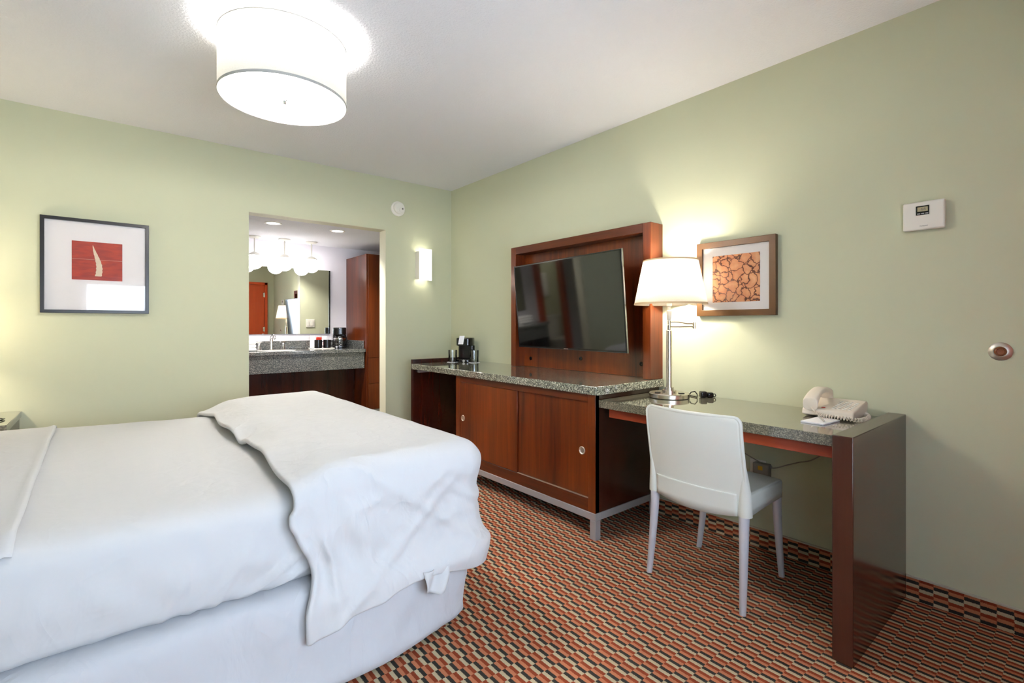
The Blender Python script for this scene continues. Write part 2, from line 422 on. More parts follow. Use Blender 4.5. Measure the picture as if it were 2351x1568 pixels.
# entrance door (seen in the vanity mirror)
d = struct(box('door_1', 'orange', -1.05, -0.185, YR, YR + 0.03, 0, 1.965, bevel=0.002))
dt = MB(); dt.box(-1.11, -1.055, YR, YR + 0.04, 0, 2.02).box(-0.18, -0.125, YR, YR + 0.04, 0, 2.02).box(-1.11, -0.125, YR, YR + 0.04, 1.968, 2.02)
struct(dt.build('trim_2', 'orange', bevel=0.002))
for hz in (1.76, 1.05, 0.25):
    MB().lathe([(0.008, -0.05), (0.008, 0.05)], (-0.183, YR + 0.042, hz), 12).box(-0.21, -0.16, YR + 0.03, YR + 0.036, hz - 0.045, hz + 0.045).build('hinge', 'nickel', d)
MB().lathe([(0.028, 0.03), (0.028, 0.04), (0.012, 0.045), (0.012, 0.07)], (-0.98, YR, 0.98), 20, axis='y').box(-0.99, -0.87, YR + 0.062, YR + 0.078, 0.97, 0.99).build('door_handle', 'nickel', d, 0.003)
# carpet base strips
def cbase(name, mb, x):
    return struct(mb.build(name, 'carpet_wall', smooth=False))
cbase('baseboard_right', MB().box(-0.009, 0.0, YR, -3.507, 0, 0.09).box(-0.009, 0.0, -3.442, 0, 0, 0.09), 0)
struct(box('trim_3', 'trim_metal', -0.012, 0, YR, -3.507, 0.09, 0.097, bevel=0.001))
struct(box('trim_4', 'trim_metal', -0.012, 0, -3.442, 0, 0.09, 0.097, bevel=0.001))
struct(MB().box(XL, DX0 - 0.001, -0.009, 0, 0, 0.09).box(DX1 + 0.001, -0.012, -0.009, 0, 0, 0.09).build('baseboard_back', 'carpet_wall', smooth=False))
struct(MB().box(XL, DX0 - 0.001, -0.012, 0, 0.09, 0.097).box(DX1 + 0.001, -0.014, -0.012, 0, 0.09, 0.097).build('trim_5', 'trim_metal', smooth=False))
# alcove shell
BX0, BX1 = -2.52, -2.00
wm = MB().prism([(XAL, -0.12), (BX0, -0.12), (BX0, 1.9), (BX1, 1.9), (BX1, -0.12), (XAR, -0.12), (XAR, HA + 0.1), (XAL, HA + 0.1)], YA, YA + 0.1, 'xz')
struct(wm.build('wall_alcove_back', 'wall_white', smooth=False))
struct(box('wall_alcove_left', 'wall', XAL - 0.1, XAL, 0.12, 2.9, -0.12, 2.3, bevel=0))
struct(box('wall_alcove_right', 'wall', XAR, XAR + 0.1, 0.12, YA + 0.1, -0.12, HA + 0.1, bevel=0))
struct(box('wall_bathroom_back', 'wall', XAL, -1.7, 2.8, 2.9, -0.12, 2.3, bevel=0))
struct(box('wall_bathroom_right', 'wall', -1.8, -1.7, YA + 0.1, 2.8, -0.12, 2.3, bevel=0))
bt = MB(); bt.box(BX0, BX0 + 0.05, YA - 0.012, YA + 0.11, 0, 1.9).box(BX1 - 0.12, BX1, YA - 0.012, YA + 0.11, 0, 1.9).box(BX0, BX1, YA - 0.012, YA + 0.11, 1.85, 1.9)
struct(bt.build('trim_6', 'orange', bevel=0.002))

# ------------------------------------------------------------------ bed
BXF, BYN, BYF, BXH = -1.50, -2.45, -0.60, -3.55
bed = thing('bed', 'wide bed with white fitted sheet and white fabric bed skirt, foot towards the desk wall', 'bed', (-2.5, -1.5, 0))
def loft(x0, x1, y0, y1, r, prof, per=40):
    """rounded-rectangle shell: prof = list of (inset, z)"""
    mb = MB(); base = []
    # even perimeter sampling
    def perim():
        out = []
        L = [(x1, y0 + r, 0, 1, y1 - y0 - 2 * r), (x1 - r, y1, -1, 0, x1 - x0 - 2 * r), (x0, y1 - r, 0, -1, y1 - y0 - 2 * r), (x0 + r, y0, 1, 0, x1 - x0 - 2 * r)]
        C_ = [(x1 - r, y1 - r, 0), (x0 + r, y1 - r, 90), (x0 + r, y0 + r, 180), (x1 - r, y0 + r, 270)]
        for (sx, sy, dx, dy, ln), (cx, cy, a0) in zip(L, C_):
            n = int(ln / 0.02)
            for i in range(n): out.append((sx + dx * ln * i / n, sy + dy * ln * i / n, Vector((dy, -dx, 0))))
            for k in range(10):
                a = math.radians(a0 + 90 * k / 10); out.append((cx + r * cos(a), cy + r * sin(a), Vector((cos(a), sin(a), 0))))
        return out
    return perim()
def shell(name, mat, per, prof, parent, disp, top=True, close=0, zc=0, **k):
    mb = MB(); n = len(per); vs = []; fs = []
    for j, (ins, z) in enumerate(prof):
        for (x, y, nn) in per:
            p = Vector((x, y, 0)) - nn * ins + Vector((0, 0, z)); vs.append(p + disp(p, nn, j / (len(prof) - 1)))
    # closing rows converge on the bed's centre line
    if close:
        ring = [Vector((x, y, 0)) - nn * prof[-1][0] for (x, y, nn) in per]
        y0_ = min(p.y for p in ring); y1_ = max(p.y for p in ring); x0_ = min(p.x for p in ring); x1_ = max(p.x for p in ring)
        ym = (y0_ + y1_) / 2; hw = (y1_ - y0_) / 2
        for q in range(1, close + 1):
            t = q / close
            for (x, y, nn), p in zip(per, ring):
                tgt = Vector((max(x0_ + hw, min(x1_ - hw, p.x)), ym, 0)); c = p.lerp(tgt, t); c.z = zc
                vs.append(c + disp(c, nn, 1.0))
    for j in range(len(prof) - 1 + close):
        for i in range(n):
            i2 = (i + 1) % n; fs.append((j * n + i, j * n + i2, (j + 1) * n + i2, (j + 1) * n + i))
    mb.add(vs, fs)
    return mb.build(name, mat, parent, angle=70, **k)
# skirt / box spring: soft box with flared, rumpled valance
per = loft(BXH, BXF + 0.03, BYN - 0.045, BYF + 0.03, 0.09, None)
def dsk(p, nn, t):
    k = 1 - t
    near = 1.0 if nn.y < -0.5 else 0.4
    fold = 0.012 * nz(p.x * 6 + p.z * 2.2, p.y * 6, 1.3) + 0.007 * nz(p.x * 15 + p.z * 4, p.y * 15, p.z * 5) + 0.004 * (1 - min(1, abs(nz(p.x * 8 + p.z * 3, p.z * 7, 4)) * 5))
    corner = 0.025 * math.exp(-((p.x + 1.62) / 0.035) ** 2) * (1 if nn.y < -0.5 else 0)
    fl = (0.085 * sstep(-1.45, -1.9, p.x) if nn.y < -0.5 else 0.0) * k * k
    return nn * ((fold * (0.3 + k * 1.6)) * sstep(0, .12, t + 0.12 * 0) * 1.0 + fl + corner * 0.35 * (1 - abs(2 * t - 0.9)))
prof = [(0.06, 0.012), (0.045, 0.02), (0.03, 0.04)] + [(0.03 - 0.03 * sstep(0, 1, i / 12), 0.04 + 0.255 * i / 12) for i in range(1, 13)] + [(0.004, 0.312), (0.016, 0.325), (0.04, 0.331), (0.30, 0.331)]
shell('bed_skirt', 'skirt', per, prof, bed, dsk)
# mattress
def ztop(x, y):
    return -0.026 * sstep(-3.0, -2.0, x)
per = loft(BXH, BXF, BYN, BYF, 0.11, None)
def dmt(p, nn, t):
    side = nn.y < -0.5
    f = 0
    if side and 0.02 < t < 0.8:
        w_ = sin(PI * min(1, t / 0.7))
        f = w_ * (0.016 * nz(p.x * 3.5 + p.z * 5, p.z * 3, 7) + 0.009 * nz(p.x * 11 + p.z * 9, p.z * 4, 2))
        for cx, sl, wd, am in ((-2.33, 0.55, 0.016, 0.013), (-2.38, 0.55, 0.012, 0.009), (-2.45, 0.5, 0.014, 0.009), (-2.27, 0.6, 0.012, 0.008), (-2.22, 1.6, 0.02, 0.011), (-2.14, 2.4, 0.025, 0.011), (-2.74, 0.3, 0.013, 0.006), (-2.58, 0.4, 0.012, 0.005)):
            f += 1.6 * am * math.exp(-((p.x - cx - (p.z - 0.36) * sl) / wd) ** 2) * sstep(0.62, 0.36, p.z)
    dz = ztop(p.x, p.y) * sstep(0.35, 0.6, p.z)
    rag = 0.006 * nz(p.x * 6, 3.3, 0) * (1 if p.z > 0.55 else 0)
    return nn * f + Vector((0, 0, dz + rag))
prof = [(0.05, 0.336), (0.022, 0.34), (0.012, 0.35)] + [(0.0 + 0.006 * abs(i - 5) / 5, 0.36 + 0.2 * i / 12) for i in range(13)] + [(0.014, 0.575), (0.024, 0.59), (0.04, 0.604), (0.062, 0.614), (0.09, 0.620), (0.105, 0.623)]
shell('mattress', 'sheet', per, prof, bed, dmt, close=16, zc=0.624)
box('headboard', 'wood', XL + 0.005, BXH - 0.005, -2.62, -0.56, 0.0, 1.2, bed, 0.006)

# flat top sheet folded back near the pillow end
def fs_(u, v):
    y = BYN + 0.02 + v * (BYF - BYN - 0.04)
    xe = -2.735 - 0.03 * v + 0.012 * nz(y * 3, 1, 0) + (0.05 * (1 - v)) * 0
    x = BXH + 0.05 + u * (xe - BXH - 0.05)
    edge = 0.0035 * (1 - sstep(0.0, 0.05, (xe - x))) + 0.006 * math.exp(-((xe - x - 0.012) / 0.01) ** 2)
    ins = min(y - BYN, BYF - y)
    z = 0.626 - 0.036 * (1 - sstep(0.0, 0.11, ins)) + ztop(x, y) + 0.0045 + edge * 0.8
    return (x, y, z)
fsh = MB().grid(fs_, 60, 90).build('top_sheet', 'sheet', fix=False, solid=0.003, angle=80)
tag(fsh, 'thin white top sheet over the head end of the bed with a straight hem', 'bed sheet')

# duvet, bunched across the foot of the bed and hanging over side and foot
def duvet():
    XE = -2.13                     # edge towards the pillows
    R_ = 0.085
    cx1, cy0, cy1 = -1.43 - R_, -2.505 + R_, BYF + 0.03 - R_   # core rectangle
    ZT = 0.692
    NU, NV = 96, 240
    x_far, y_near, y_far = cx1 + 0.56, cy0 - 0.56, cy1 + 0.34
    def surf(u, v):
        q = y_near + v * (y_far - y_near)
        # cloth edge wander (plan)
        xe = XE + 0.012 * sin(q * 6.0) - 0.035 * sstep(-0.85, -0.6, q)
        p = xe + u * (x_far - xe)
        cxp = min(p, cx1); cyp = max(cy0, min(cy1, q))
        dx, dy = p - cxp, q - cyp
        s_ = math.hypot(dx, dy)
        if s_ > 1e-6:
            nx, ny = dx / s_, dy / s_
            # limit the corner so that the hem stays level
            ext = 0.56 if dy <= 0 else 0.34
            lim = ext / max(abs(nx), abs(ny))
            s_ = s_ / lim * ext
        else: nx = ny = 0.0
        arc = R_ * PI / 2
        if s_ < arc:
            a = s_ / R_; h = R_ * sin(a); dz = R_ * (1 - cos(a)); vert = a / (PI / 2)
        else: h = R_; dz = R_ + (s_ - arc); vert = 1.0
        # top puff: lower near the loose edge, full further in
        din = p - xe
        puff = sstep(0, 0.16, din)
        top = 0.655 + (ZT - 0.655) * puff + ztop(XE, 0) * (1 - puff) * 0.2
        # broad soft waves
        top += (1 - vert) * (0.007 * nz(cxp * 2.5, cyp * 2.2, 4) + 0.004 * nz(cxp * 6 + cyp * 3, cyp * 2, 9))
        top += 0.022 * math.exp(-((q + 2.05) / 0.16) ** 2) * math.exp(-(din / 0.10) ** 2) * (1 - vert)
        top += 0.016 * math.exp(-((q + 1.45) / 0.18) ** 2) * math.exp(-(din / 0.10) ** 2) * (1 - vert)
        top -= 0.030 * math.exp(-((q + 1.62) / 0.07) ** 2) * math.exp(-(din / 0.07) ** 2)
        top -= 0.03 * sstep(-1.0, -0.65, q) * (1 - sstep(0, 0.3, din))
        # hanging-hem length variation
        if s_ > arc:
            hang = s_ - arc; full = (0.56 if dy <= 0 else 0.34) - arc
            t = hang / full
            tgt = 0.0
            if ny < -0.3 or nx > 0.3:
                px = cxp + nx * h
                tgt = 0.045 * math.exp(-((px + 1.72) / 0.16) ** 2) + 0.010 * math.exp(-((px + 2.13) / 0.12) ** 2)
                tgt += 0.035
            dz -= tgt * t
            dz += 0
        # side bulges and folds (pushed outward)
        X = cxp + nx * h; Y = cyp + ny * h; Z = top - dz
        f = 0.0
        if vert > 0:
            along = X if abs(ny) > abs(nx) else Y
            a2 = X * 1.0 - Y * 1.0
            hf = 1 - 0.8 * sstep(0.42, 0.24, Z)
            f += vert * (0.022 * nz(a2 * 3.2, Z * 3.5, 3.0) + 0.009 * hf * nz(a2 * 8 + Z * 5, Z * 7, 8.1))
            rg = 1 - abs(nz(a2 * 6 + Z * 5.0, Z * 5 - a2 * 2.0, 2.7)) * 2.6; f += vert * 0.010 * max(0, rg) ** 2 * hf
            rg = 1 - abs(nz(a2 * 11 - Z * 4.0, Z * 9 + a2 * 3, 5.7)) * 2.6; f += vert * 0.003 * max(0, rg) ** 2 * hf
            for ax, sl, wd, am in ((0.36, 0.10, 0.016, 0.014), (0.43, 0.16, 0.020, 0.013), (0.52, 0.3, 0.03, 0.012), (0.66, 1.3, 0.03, 0.012), (0.82, 1.6, 0.03, 0.012), (0.95, -1.2, 0.03, 0.010), (1.15, 0.8, 0.03, 0.010)):
                f += am * vert * math.exp(-((a2 - ax - (0.6 - Z) * sl) / wd) ** 2) * sstep(0.68, 0.45, Z)
            f += 0.014 * vert * math.exp(-((Z - 0.28) / 0.05) ** 2) * sstep(0.55, 0.9, a2)   # pillow-like roll above the hem
            f += (0.034 if ny < -0.6 else 0.034 * max(0, -ny)) * vert * sstep(0.42, 0.27, Z)
            # loose edge on the side swings back
            f -= 0.006 * vert * (1 - sstep(0, 0.08, din))
        X += nx * f; Y += ny * f
        # loose edge on the hanging part: curls
        if vert >= 1 and ny < -0.3:
            X -= 0.012 * sstep(0.30, 0.2, Z) * (1 - sstep(0, 0.3, din)) + 0.012 * sin(Z * 26) * (1 - sstep(0, 0.1, din)) - 0.035 * math.exp(-((Z - 0.36) / 0.08) ** 2) * (1 - sstep(0, 0.12, din))
        return (X, Y, Z)
    mb = MB().grid(surf, NU, NV)
    o = mb.build('duvet', 'duvet', fix=False, solid=0.022, angle=80, sub=1)
    return o
duv = tag(duvet(), 'thick white duvet bunched across the foot of the bed, hanging over its side', 'duvet')
# corner of the cover peeping out under the hem
tg = MB().grid(lambda u, v: (-1.735 + u * 0.10 - 0.02 * v * (u - 0.5), -2.548 - 0.012 * sin(u * 7 + v * 3) - 0.008 * v, 0.285 - v * (0.090 - 0.03 * abs(u - 0.6))), 14, 8)
tg.build('cover_flap', 'sheet', duv, fix=False, solid=0.003)

# ------------------------------------------------------------------ nightstand
ns = thing('nightstand', 'dark stone-topped nightstand at the left edge of the picture beside the bed', 'nightstand', (-3.26, -0.28, 0))
box('top', 'granite_desk', -3.56, -2.955, -0.542, -0.002, 0.594, 0.632, ns)
box('body', 'wood_panel', -3.54, -2.962, -0.53, -0.016, 0.08, 0.590, ns)
box('drawer', 'wood_panel', -3.52, -2.985, -0.545, -0.531, 0.36, 0.575, ns)
for sx in (-3.52, -3.0):
    for sy in (-0.51, -0.06): box('leg', 'steel', sx, sx + 0.035, sy, sy + 0.035, 0, 0.08, ns)
ck = thing('clock_radio', 'pale grey clock radio on the nightstand, cut off by the left picture edge', 'clock', (-3.07, -0.36, 0.632))
mx = Matrix.Translation((-3.07, -0.36, 0.632)) @ Matrix.Rotation(0.5, 4, 'Z')
MB().prism([(-0.05, 0.003), (0.045, 0.003), (0.04, 0.05), (-0.03, 0.065)], -0.07, 0.07, 'xz')
cb = MB(); cb.box(-0.06, 0.06, -0.045, 0.045, 0.004, 0.06, mx); cb.build('case', 'steel', ck, 0.008)
cb = MB(); cb.box(-0.05, 0.05, -0.0475, -0.046, 0.015, 0.05, mx); cb.build('display', 'black', ck)
cb = MB(); cb.tube([mx @ Vector(p) for p in ((0.05, 0.03, 0.008), (0.075, 0.02, 0.006), (0.085, -0.02, 0.006), (0.06, -0.05, 0.006), (0.0, -0.07, 0.006))], 0.003); cb.build('cable', 'black', ck)
bl = thing('bedside_lamp', 'table lamp on the nightstand just outside the left picture edge', 'lamp', (-3.30, -0.27, 0.632))
MB().lathe([(0.07, 0), (0.07, 0.02), (0.02, 0.03), (0.011, 0.05), (0.011, 0.42)], (-3.30, -0.27, 0.633), 32).build('lamp_base', 'nickel', bl)
MB().lathe([(0.16, 0.37), (0.115, 0.60)], (-3.30, -0.27, 0.632), 48, cap=False).build('lamp_shade', 'lampshade', bl, fix=False, angle=60)

# ------------------------------------------------------------------ pictures
p1 = thing('framed_picture', 'large black-framed print with pale horn shape on red, on the back wall', 'picture', (-2.614, 0, 1.495))
def frame(mb, a0, a1, z0, z1, wd, d0, d1, plane):
    def q(pts):
        n = 4
        o_ = [(a0, z0), (a1, z0), (a1, z1), (a0, z1)]; i_ = [(a0 + wd, z0 + wd), (a1 - wd, z0 + wd), (a1 - wd, z1 - wd), (a0 + wd, z1 - wd)]
        P = (lambda a, z, d_: (a, d_, z)) if plane == 'xz' else (lambda a, z, d_: (d_, a, z))
        vs = [P(a, z, d0) for a, z in o_] + [P(a, z, d1) for a, z in o_] + [P(a, z, d1) for a, z in i_] + [P(a, z, d0) for a, z in i_]
        fs = []
        for k in range(4):
            k2 = (k + 1) % 4
            fs += [(k, k2, 4 + k2, 4 + k), (4 + k, 4 + k2, 8 + k2, 8 + k), (8 + k, 8 + k2, 12 + k2, 12 + k), (12 + k, 12 + k2, k2, k)]
        mb.add(vs, fs)
    q(None); return mb
frame(MB(), -2.876, -2.357, 1.206, 1.786, 0.019, -0.002, -0.03, 'xz').build('frame', 'frame_black', p1, 0.0015)
box('mat_board', 'mat', -2.86, -2.372, -0.012, -0.009, 1.222, 1.770, p1, 0)
box('print', 'redart', -2.736, -2.494, -0.0135, -0.0125, 1.412, 1.650, p1, 0)
hornc = [(0.010, 0.0), (0.012, 0.05), (0.014, 0.09), (0.012, 0.12), (0.005, 0.155), (0.0, 0.185)]
L_, R__ = [], []
for k in range(25):
    t = k / 24; z = 1.437 + 0.192 * t; c_ = -2.616 + 0.010 * sin(t * 4.2 + 0.4) - 0.012 * t * t; wd = 0.0145 * (1 - t ** 2.2) + 0.001
    wd *= 1 + 0.12 * sin(k * 2.3); L_.append((c_ - wd, z)); R__.append((c_ + wd, z))
MB().prism(L_ + R__[::-1], -0.0142, -0.0137, 'xz').build('horn_shape', 'bone', p1, smooth=False)
box('scratch_lines', 'bone', -2.736, -2.494, -0.0140, -0.0136, 1.5395, 1.5405, p1, 0)
box('glazing', 'glass', -2.858, -2.375, -0.022, -0.0205, 1.224, 1.768, p1, 0)
p2 = thing('framed_picture', 'bronze-framed print of cracked dry earth on the right wall behind the lamp', 'picture', (0, -2.79, 1.38))
frame(MB(), -3.0, -2.580, 1.181, 1.583, 0.032, -0.002, -0.028, 'yz').build('frame', 'frame_bronze', p2, 0.0015)
box('mat_board', 'mat', -0.014, -0.011, -2.975, -2.605, 1.206, 1.558, p2, 0)
box('print', 'crack', -0.0155, -0.0145, -2.919, -2.667, 1.254, 1.505, p2, 0)
box('glazing', 'glass', -0.021, -0.0195, -2.972, -2.608, 1.209, 1.555, p2, 0)

# ------------------------------------------------------------------ credenza
cz = thing('media_cabinet', 'long cherry media cabinet with two sliding doors on a grey metal frame', 'cabinet', (-0.3, -1.66, 0))
CY0, CY1, CX = -2.332, -1.0, -0.594
cb = MB(); cb.box(CX, -0.02, CY0, CY0 + 0.02, 0.141, 0.764).box(CX, -0.02, CY1 - 0.02, CY1, 0.141, 0.764).box(-0.04, -0.02, CY0 + 0.02, CY1 - 0.02, 0.141, 0.764)
cb.box(CX, -0.04, CY0 + 0.02, CY1 - 0.02, 0.141, 0.16)
cb.build('carcass', 'wood_dark', cz, 0.001)
cb = MB()
box('stile', 'wood', CX - 0.001, CX + 0.03, CY0, CY0 + 0.05, 0.141, 0.764, cz, 0.001)
box('stile', 'wood', CX - 0.001, CX + 0.03, CY1 - 0.052, CY1, 0.141, 0.764, cz, 0.001)
box('rail', 'wood_y', CX - 0.001, CX + 0.03, CY0 + 0.05, CY1 - 0.052, 0.722, 0.764, cz, 0.001)
box('rail', 'wood_y', CX - 0.001, CX + 0.03, CY0 + 0.05, CY1 - 0.052, 0.141, 0.208, cz, 0.001)
def fpull(parent, y, z, x):
    MB().lathe([(0.022, x - 0.0005), (0.022, x - 0.003), (0.0195, x - 0.005), (0.0165, x - 0.004), (0.014, x - 0.0012), (0.006, x - 0.0008), (0.0, x - 0.0008)], (0, y, z), 36, axis='x').build('finger_pull', 'alu', parent)
d1 = box('sliding_door', 'wood', CX + 0.002, CX + 0.018, -1.692, -1.054, 0.210, 0.720, cz, 0.0015); fpull(d1, -1.090, 0.462, CX + 0.002)
d2 = box('sliding_door', 'wood', CX + 0.012, CX + 0.028, -2.28, -1.68, 0.212, 0.720, cz, 0.0015); fpull(d2, -2.228, 0.452, CX + 0.012)
box('track', 'alu', CX + 0.001, CX + 0.011, -2.28, -1.695, 0.2085, 0.2125, cz, 0.0005)
box('shadow_gap', 'black_mat', CX + 0.019, CX + 0.03, -1.70, -1.05, 0.21, 0.722, cz, 0)
# metal base frame with legs
cb = MB()
cb.box(CX - 0.004, CX + 0.036, CY0 - 0.004, CY1 + 0.02, 0.102, 0.140).box(CX + 0.036, -0.03, CY0 - 0.004, CY0 + 0.036, 0.102, 0.140)
cb.box(CX + 0.036, -0.03, CY1 - 0.02, CY1 + 0.02, 0.102, 0.140).box(-0.07, -0.03, CY0 + 0.036, CY1 - 0.02, 0.102, 0.140)
cb.build('base_frame', 'steel', cz, 0.002)
for lx in (CX - 0.004, -0.07):
    for ly in (CY0 - 0.004, CY1 - 0.02): box('leg', 'steel', lx, lx + 0.04, ly, ly + 0.04, 0, 0.101, cz, 0.002)
sp = box('side_panel', 'wood_dark', -0.602, -0.012, -0.355, -0.322, 0.0, 0.845, None, 0.0015)
tag(sp, 'dark cherry end panel closing the open bay at the far end of the media counter', 'panel')
bk = box('support_bracket', 'steel', -0.56, -0.44, -0.385, -0.3555, 0.735, 0.765, None, 0.001)
tag(bk, 'short metal bracket under the far left end of the media counter', 'bracket')
ct = box('countertop', 'granite', -0.617, -0.002, -2.357, -0.357, 0.7655, 0.811, None, 0.003)
tag(ct, 'speckled grey granite counter on the media cabinet below the television', 'countertop')

# ------------------------------------------------------------------ TV board
tb = thing('television_surround', 'tall cherry wall surround framing the television above the granite counter', 'wall panel', (-0.05, -1.7, 0.812))
FY0, FY1, FX, FZ = -2.346, -1.066, -0.125, 1.735
box('post', 'wood', FX, -0.002, FY0, FY0 + 0.055, 0.8125, FZ, tb, 0.0015)
box('post', 'wood', FX, -0.002, FY1 - 0.055, FY1, 0.8125, FZ, tb, 0.0015)
box('header', 'wood_y', FX - 0.0005, -0.002, FY0 + 0.056, FY1 - 0.056, FZ - 0.055, FZ, tb, 0.0015)
box('back_panel', 'wood', -0.036, -0.004, FY0 + 0.056, FY1 - 0.056, 0.8125, FZ - 0.056, tb, 0)
for gy, gz in ((-1.20, 0.875), (-1.72, 0.9), (-2.22, 0.893)):
    MB().lathe([(0.0135, -0.0365), (0.0135, -0.041), (0.009, -0.042), (0.0075, -0.0375), (0.0, -0.0372)], (0, gy, gz), 24, axis='x').build('grommet', 'black', tb)

# ------------------------------------------------------------------ television
tv = thing('television', 'large flat black television tilted forward inside the cherry surround', 'television', (-0.19, -1.73, 0.96))
A = Vector((-0.145, -1.190, 0.966)); B = Vector((-0.237, -2.266, 0.966))
uy = (B - A).normalized(); wdt = (B - A).length; hgt = 0.611
nrm = Vector((uy.y, -uy.x, 0)).normalized()   # towards the viewer
if nrm.x > 0: nrm = -nrm
up = (Vector((0, 0, cos(0.082))) + nrm * sin(0.082)).normalized(); nn_ = (nrm * cos(0.082) - Vector((0, 0, sin(0.082)))).normalized()
TM = Matrix((( uy.x, up.x, nn_.x, A.x), (uy.y, up.y, nn_.y, A.y), (uy.z, up.z, nn_.z, A.z), (0, 0, 0, 1)))
def tbox(a0, a1, b0, b1, c0, c1, name, mat, bev=0.001, par=tv):
    return MB().box(a0, a1, b0, b1, c0, c1, TM).build(name, mat, par, bev)
tbox(0, wdt, 0, hgt, -0.014, 0.0, 'case', 'black', 0.003)
tbox(0.12, wdt - 0.12, 0.06, hgt - 0.14, -0.045, -0.0145, 'rear_housing', 'black_mat', 0.01)
tbox(0.010, wdt - 0.010, 0.014, hgt - 0.010, 0.0001, 0.0009, 'screen', 'screen', 0)
for a in ((-0.0015, 0.0, 0.0, hgt), (wdt, wdt + 0.0015, 0, hgt)):
    tbox(a[0], a[1], a[2], a[3], -0.010, 0.0015, 'bezel_edge', 'bezel', 0.0005)
tbox(0.004, wdt - 0.004, 0.0015, 0.0035, 0.0, 0.0015, 'bezel_edge', 'bezel', 0.0003)
tbox(wdt * 0.5 - 0.022, wdt * 0.5 + 0.022, 0.0045, 0.0095, 0.0, 0.0016, 'brand_mark', 'chrome', 0.0003)
tbox(wdt * 0.5 - 0.10, wdt * 0.5 + 0.10, 0.2, 0.4, -0.075, -0.0455, 'wall_mount', 'black_mat', 0.002)

# ------------------------------------------------------------------ desk
dk = thing('desk', 'cherry desk with polished grey granite top and thick dark end panel on the right', 'desk', (-0.3, -2.9, 0))
box('desktop', 'granite_desk', -0.575, -0.003, -3.4435, -2.337, 0.697, 0.738, dk, 0.002)
box('apron', 'wood_red', -0.548, -0.524, -3.443, -2.385, 0.650, 0.6965, dk, 0.001)
box('end_panel', 'wood_panel', -0.676, -0.004, -3.506, -3.4445, 0.0, 0.760, dk, 0.0025)
box('back_rail', 'wood_dark', -0.03, -0.012, -3.443, -2.338, 0.63, 0.6965, dk, 0.001)

# ------------------------------------------------------------------ desk lamp
LX, LY, LZ = -0.207, -2.521, 0.7385
dl = thing('desk_lamp', 'brushed nickel desk lamp with lit white shade and folded swing arm', 'lamp', (LX, LY, LZ))
MB().lathe([(0.100, 0.0), (0.106, 0.003), (0.106, 0.022), (0.103, 0.026), (0.0, 0.026)], (LX, LY, LZ), 64).build('lamp_base', 'nickel', dl)
MB().lathe([(0.038, 0.0262), (0.038, 0.040), (0.025, 0.041), (0.025, 0.055), (0.0, 0.055)], (LX, LY, LZ), 48).build('collar', 'nickel', dl)
MB().lathe([(0.0155, 0.0552), (0.0155, 0.362), (0.013, 0.365), (0.0, 0.365)], (LX, LY, LZ), 32).build('pole', 'nickel', dl)
rd = Vector((0.771, -0.637, 0))
MB().lathe([(0.0, 0.366), (0.008, 0.3662), (0.009, 0.370), (0.009, 0.392), (0.007, 0.394), (0.0, 0.394)], (LX, LY, LZ), 24).lathe([(0.0, 0.3945), (0.009, 0.396), (0.009, 0.418), (0.0, 0.419)], (LX, LY, LZ), 24).build('joint', 'nickel', dl)
P0 = Vector((LX, LY, LZ))
ar = MB()
ar.tube([P0 + Vector((0, 0, 0.384)) + rd * t for t in (0.008, 0.13)], 0.0042)
pts = []
for k in range(13):
    t = k / 12; pts.append(P0 + rd * (0.008 + 0.122 * t) + Vector((0, 0, 0.411 - 0.010 * sstep(0.3, 0.75, t))))
ar.tube(pts, 0.0042)
e_ = P0 + rd * 0.137
ar.lathe([(0.0, 0.372), (0.0085, 0.373), (0.0085, 0.408), (0.0, 0.409)], e_, 24)
ar.build('swing_arm', 'nickel', dl)
MB().lathe([(0.0075, 0.419), (0.010, 0.422), (0.0145, 0.462), (0.0145, 0.470), (0.009, 0.474), (0.008, 0.492), (0.014, 0.497), (0.014, 0.53), (0.0, 0.53)], (LX, LY, LZ), 24).build('socket', 'cream', dl)
MB().lathe([(0.0, 0.531), (0.014, 0.54), (0.027, 0.575), (0.030, 0.60), (0.022, 0.628), (0.0, 0.64)], (LX, LY, LZ), 24).build('bulb', emitmat('bulb_glow', (1.0, 0.9, 0.72, 1), 6), dl)
SX, SY = -0.19, -2.517
MB().lathe([(0.192, 1.244), (0.144, 1.485)], (SX, SY, 0), 72, cap=False).build('lamp_shade', 'lampshade', dl, fix=False, angle=60, solid=0.001)
tr_ = MB(); n_ = 72
tr_.lathe([(0.1925, 1.243), (0.1935, 1.2435), (0.1915, 1.253), (0.1905, 1.253)], (SX, SY, 0), 72, cap=False); tr_.build('shade_trim', 'shade_trim', dl); tr_ = MB(); tr_.lathe([(0.1445, 1.478), (0.1455, 1.4785), (0.1445, 1.486), (0.1435, 1.486)], (SX, SY, 0), 72, cap=False)
tr_.build('shade_trim', 'shade_trim', dl)
hp = MB(); hp.tube([(SX - 0.144, SY, 1.478), (SX, SY, 1.474), (SX + 0.144, SY, 1.478)], 0.0015, 6); hp.tube([(SX, SY - 0.144, 1.478), (SX, SY, 1.474), (SX, SY + 0.144, 1.478)], 0.0015, 6)
hp.tube([(SX - 0.01, SY, 1.27), (SX - 0.05, SY, 1.33), (SX - 0.045, SY, 1.42), (SX, SY, 1.474), (SX + 0.045, SY, 1.42), (SX + 0.05, SY, 1.33), (SX + 0.01, SY, 1.27)], 0.0015, 6)
hp.build('harp', 'nickel', dl)
for dx_, dy_, rr in ((-0.055, 0.035, 0.2), (0.012, -0.066, -0.6)):
    mm = Matrix.Translation((LX + dx_, LY + dy_, LZ + 0.0262)) @ Matrix.Rotation(rr, 4, 'Z')
    MB().box(-0.014, 0.014, -0.012, 0.012, 0, 0.004, mm).build('power_outlet', 'black', dl, 0.002)
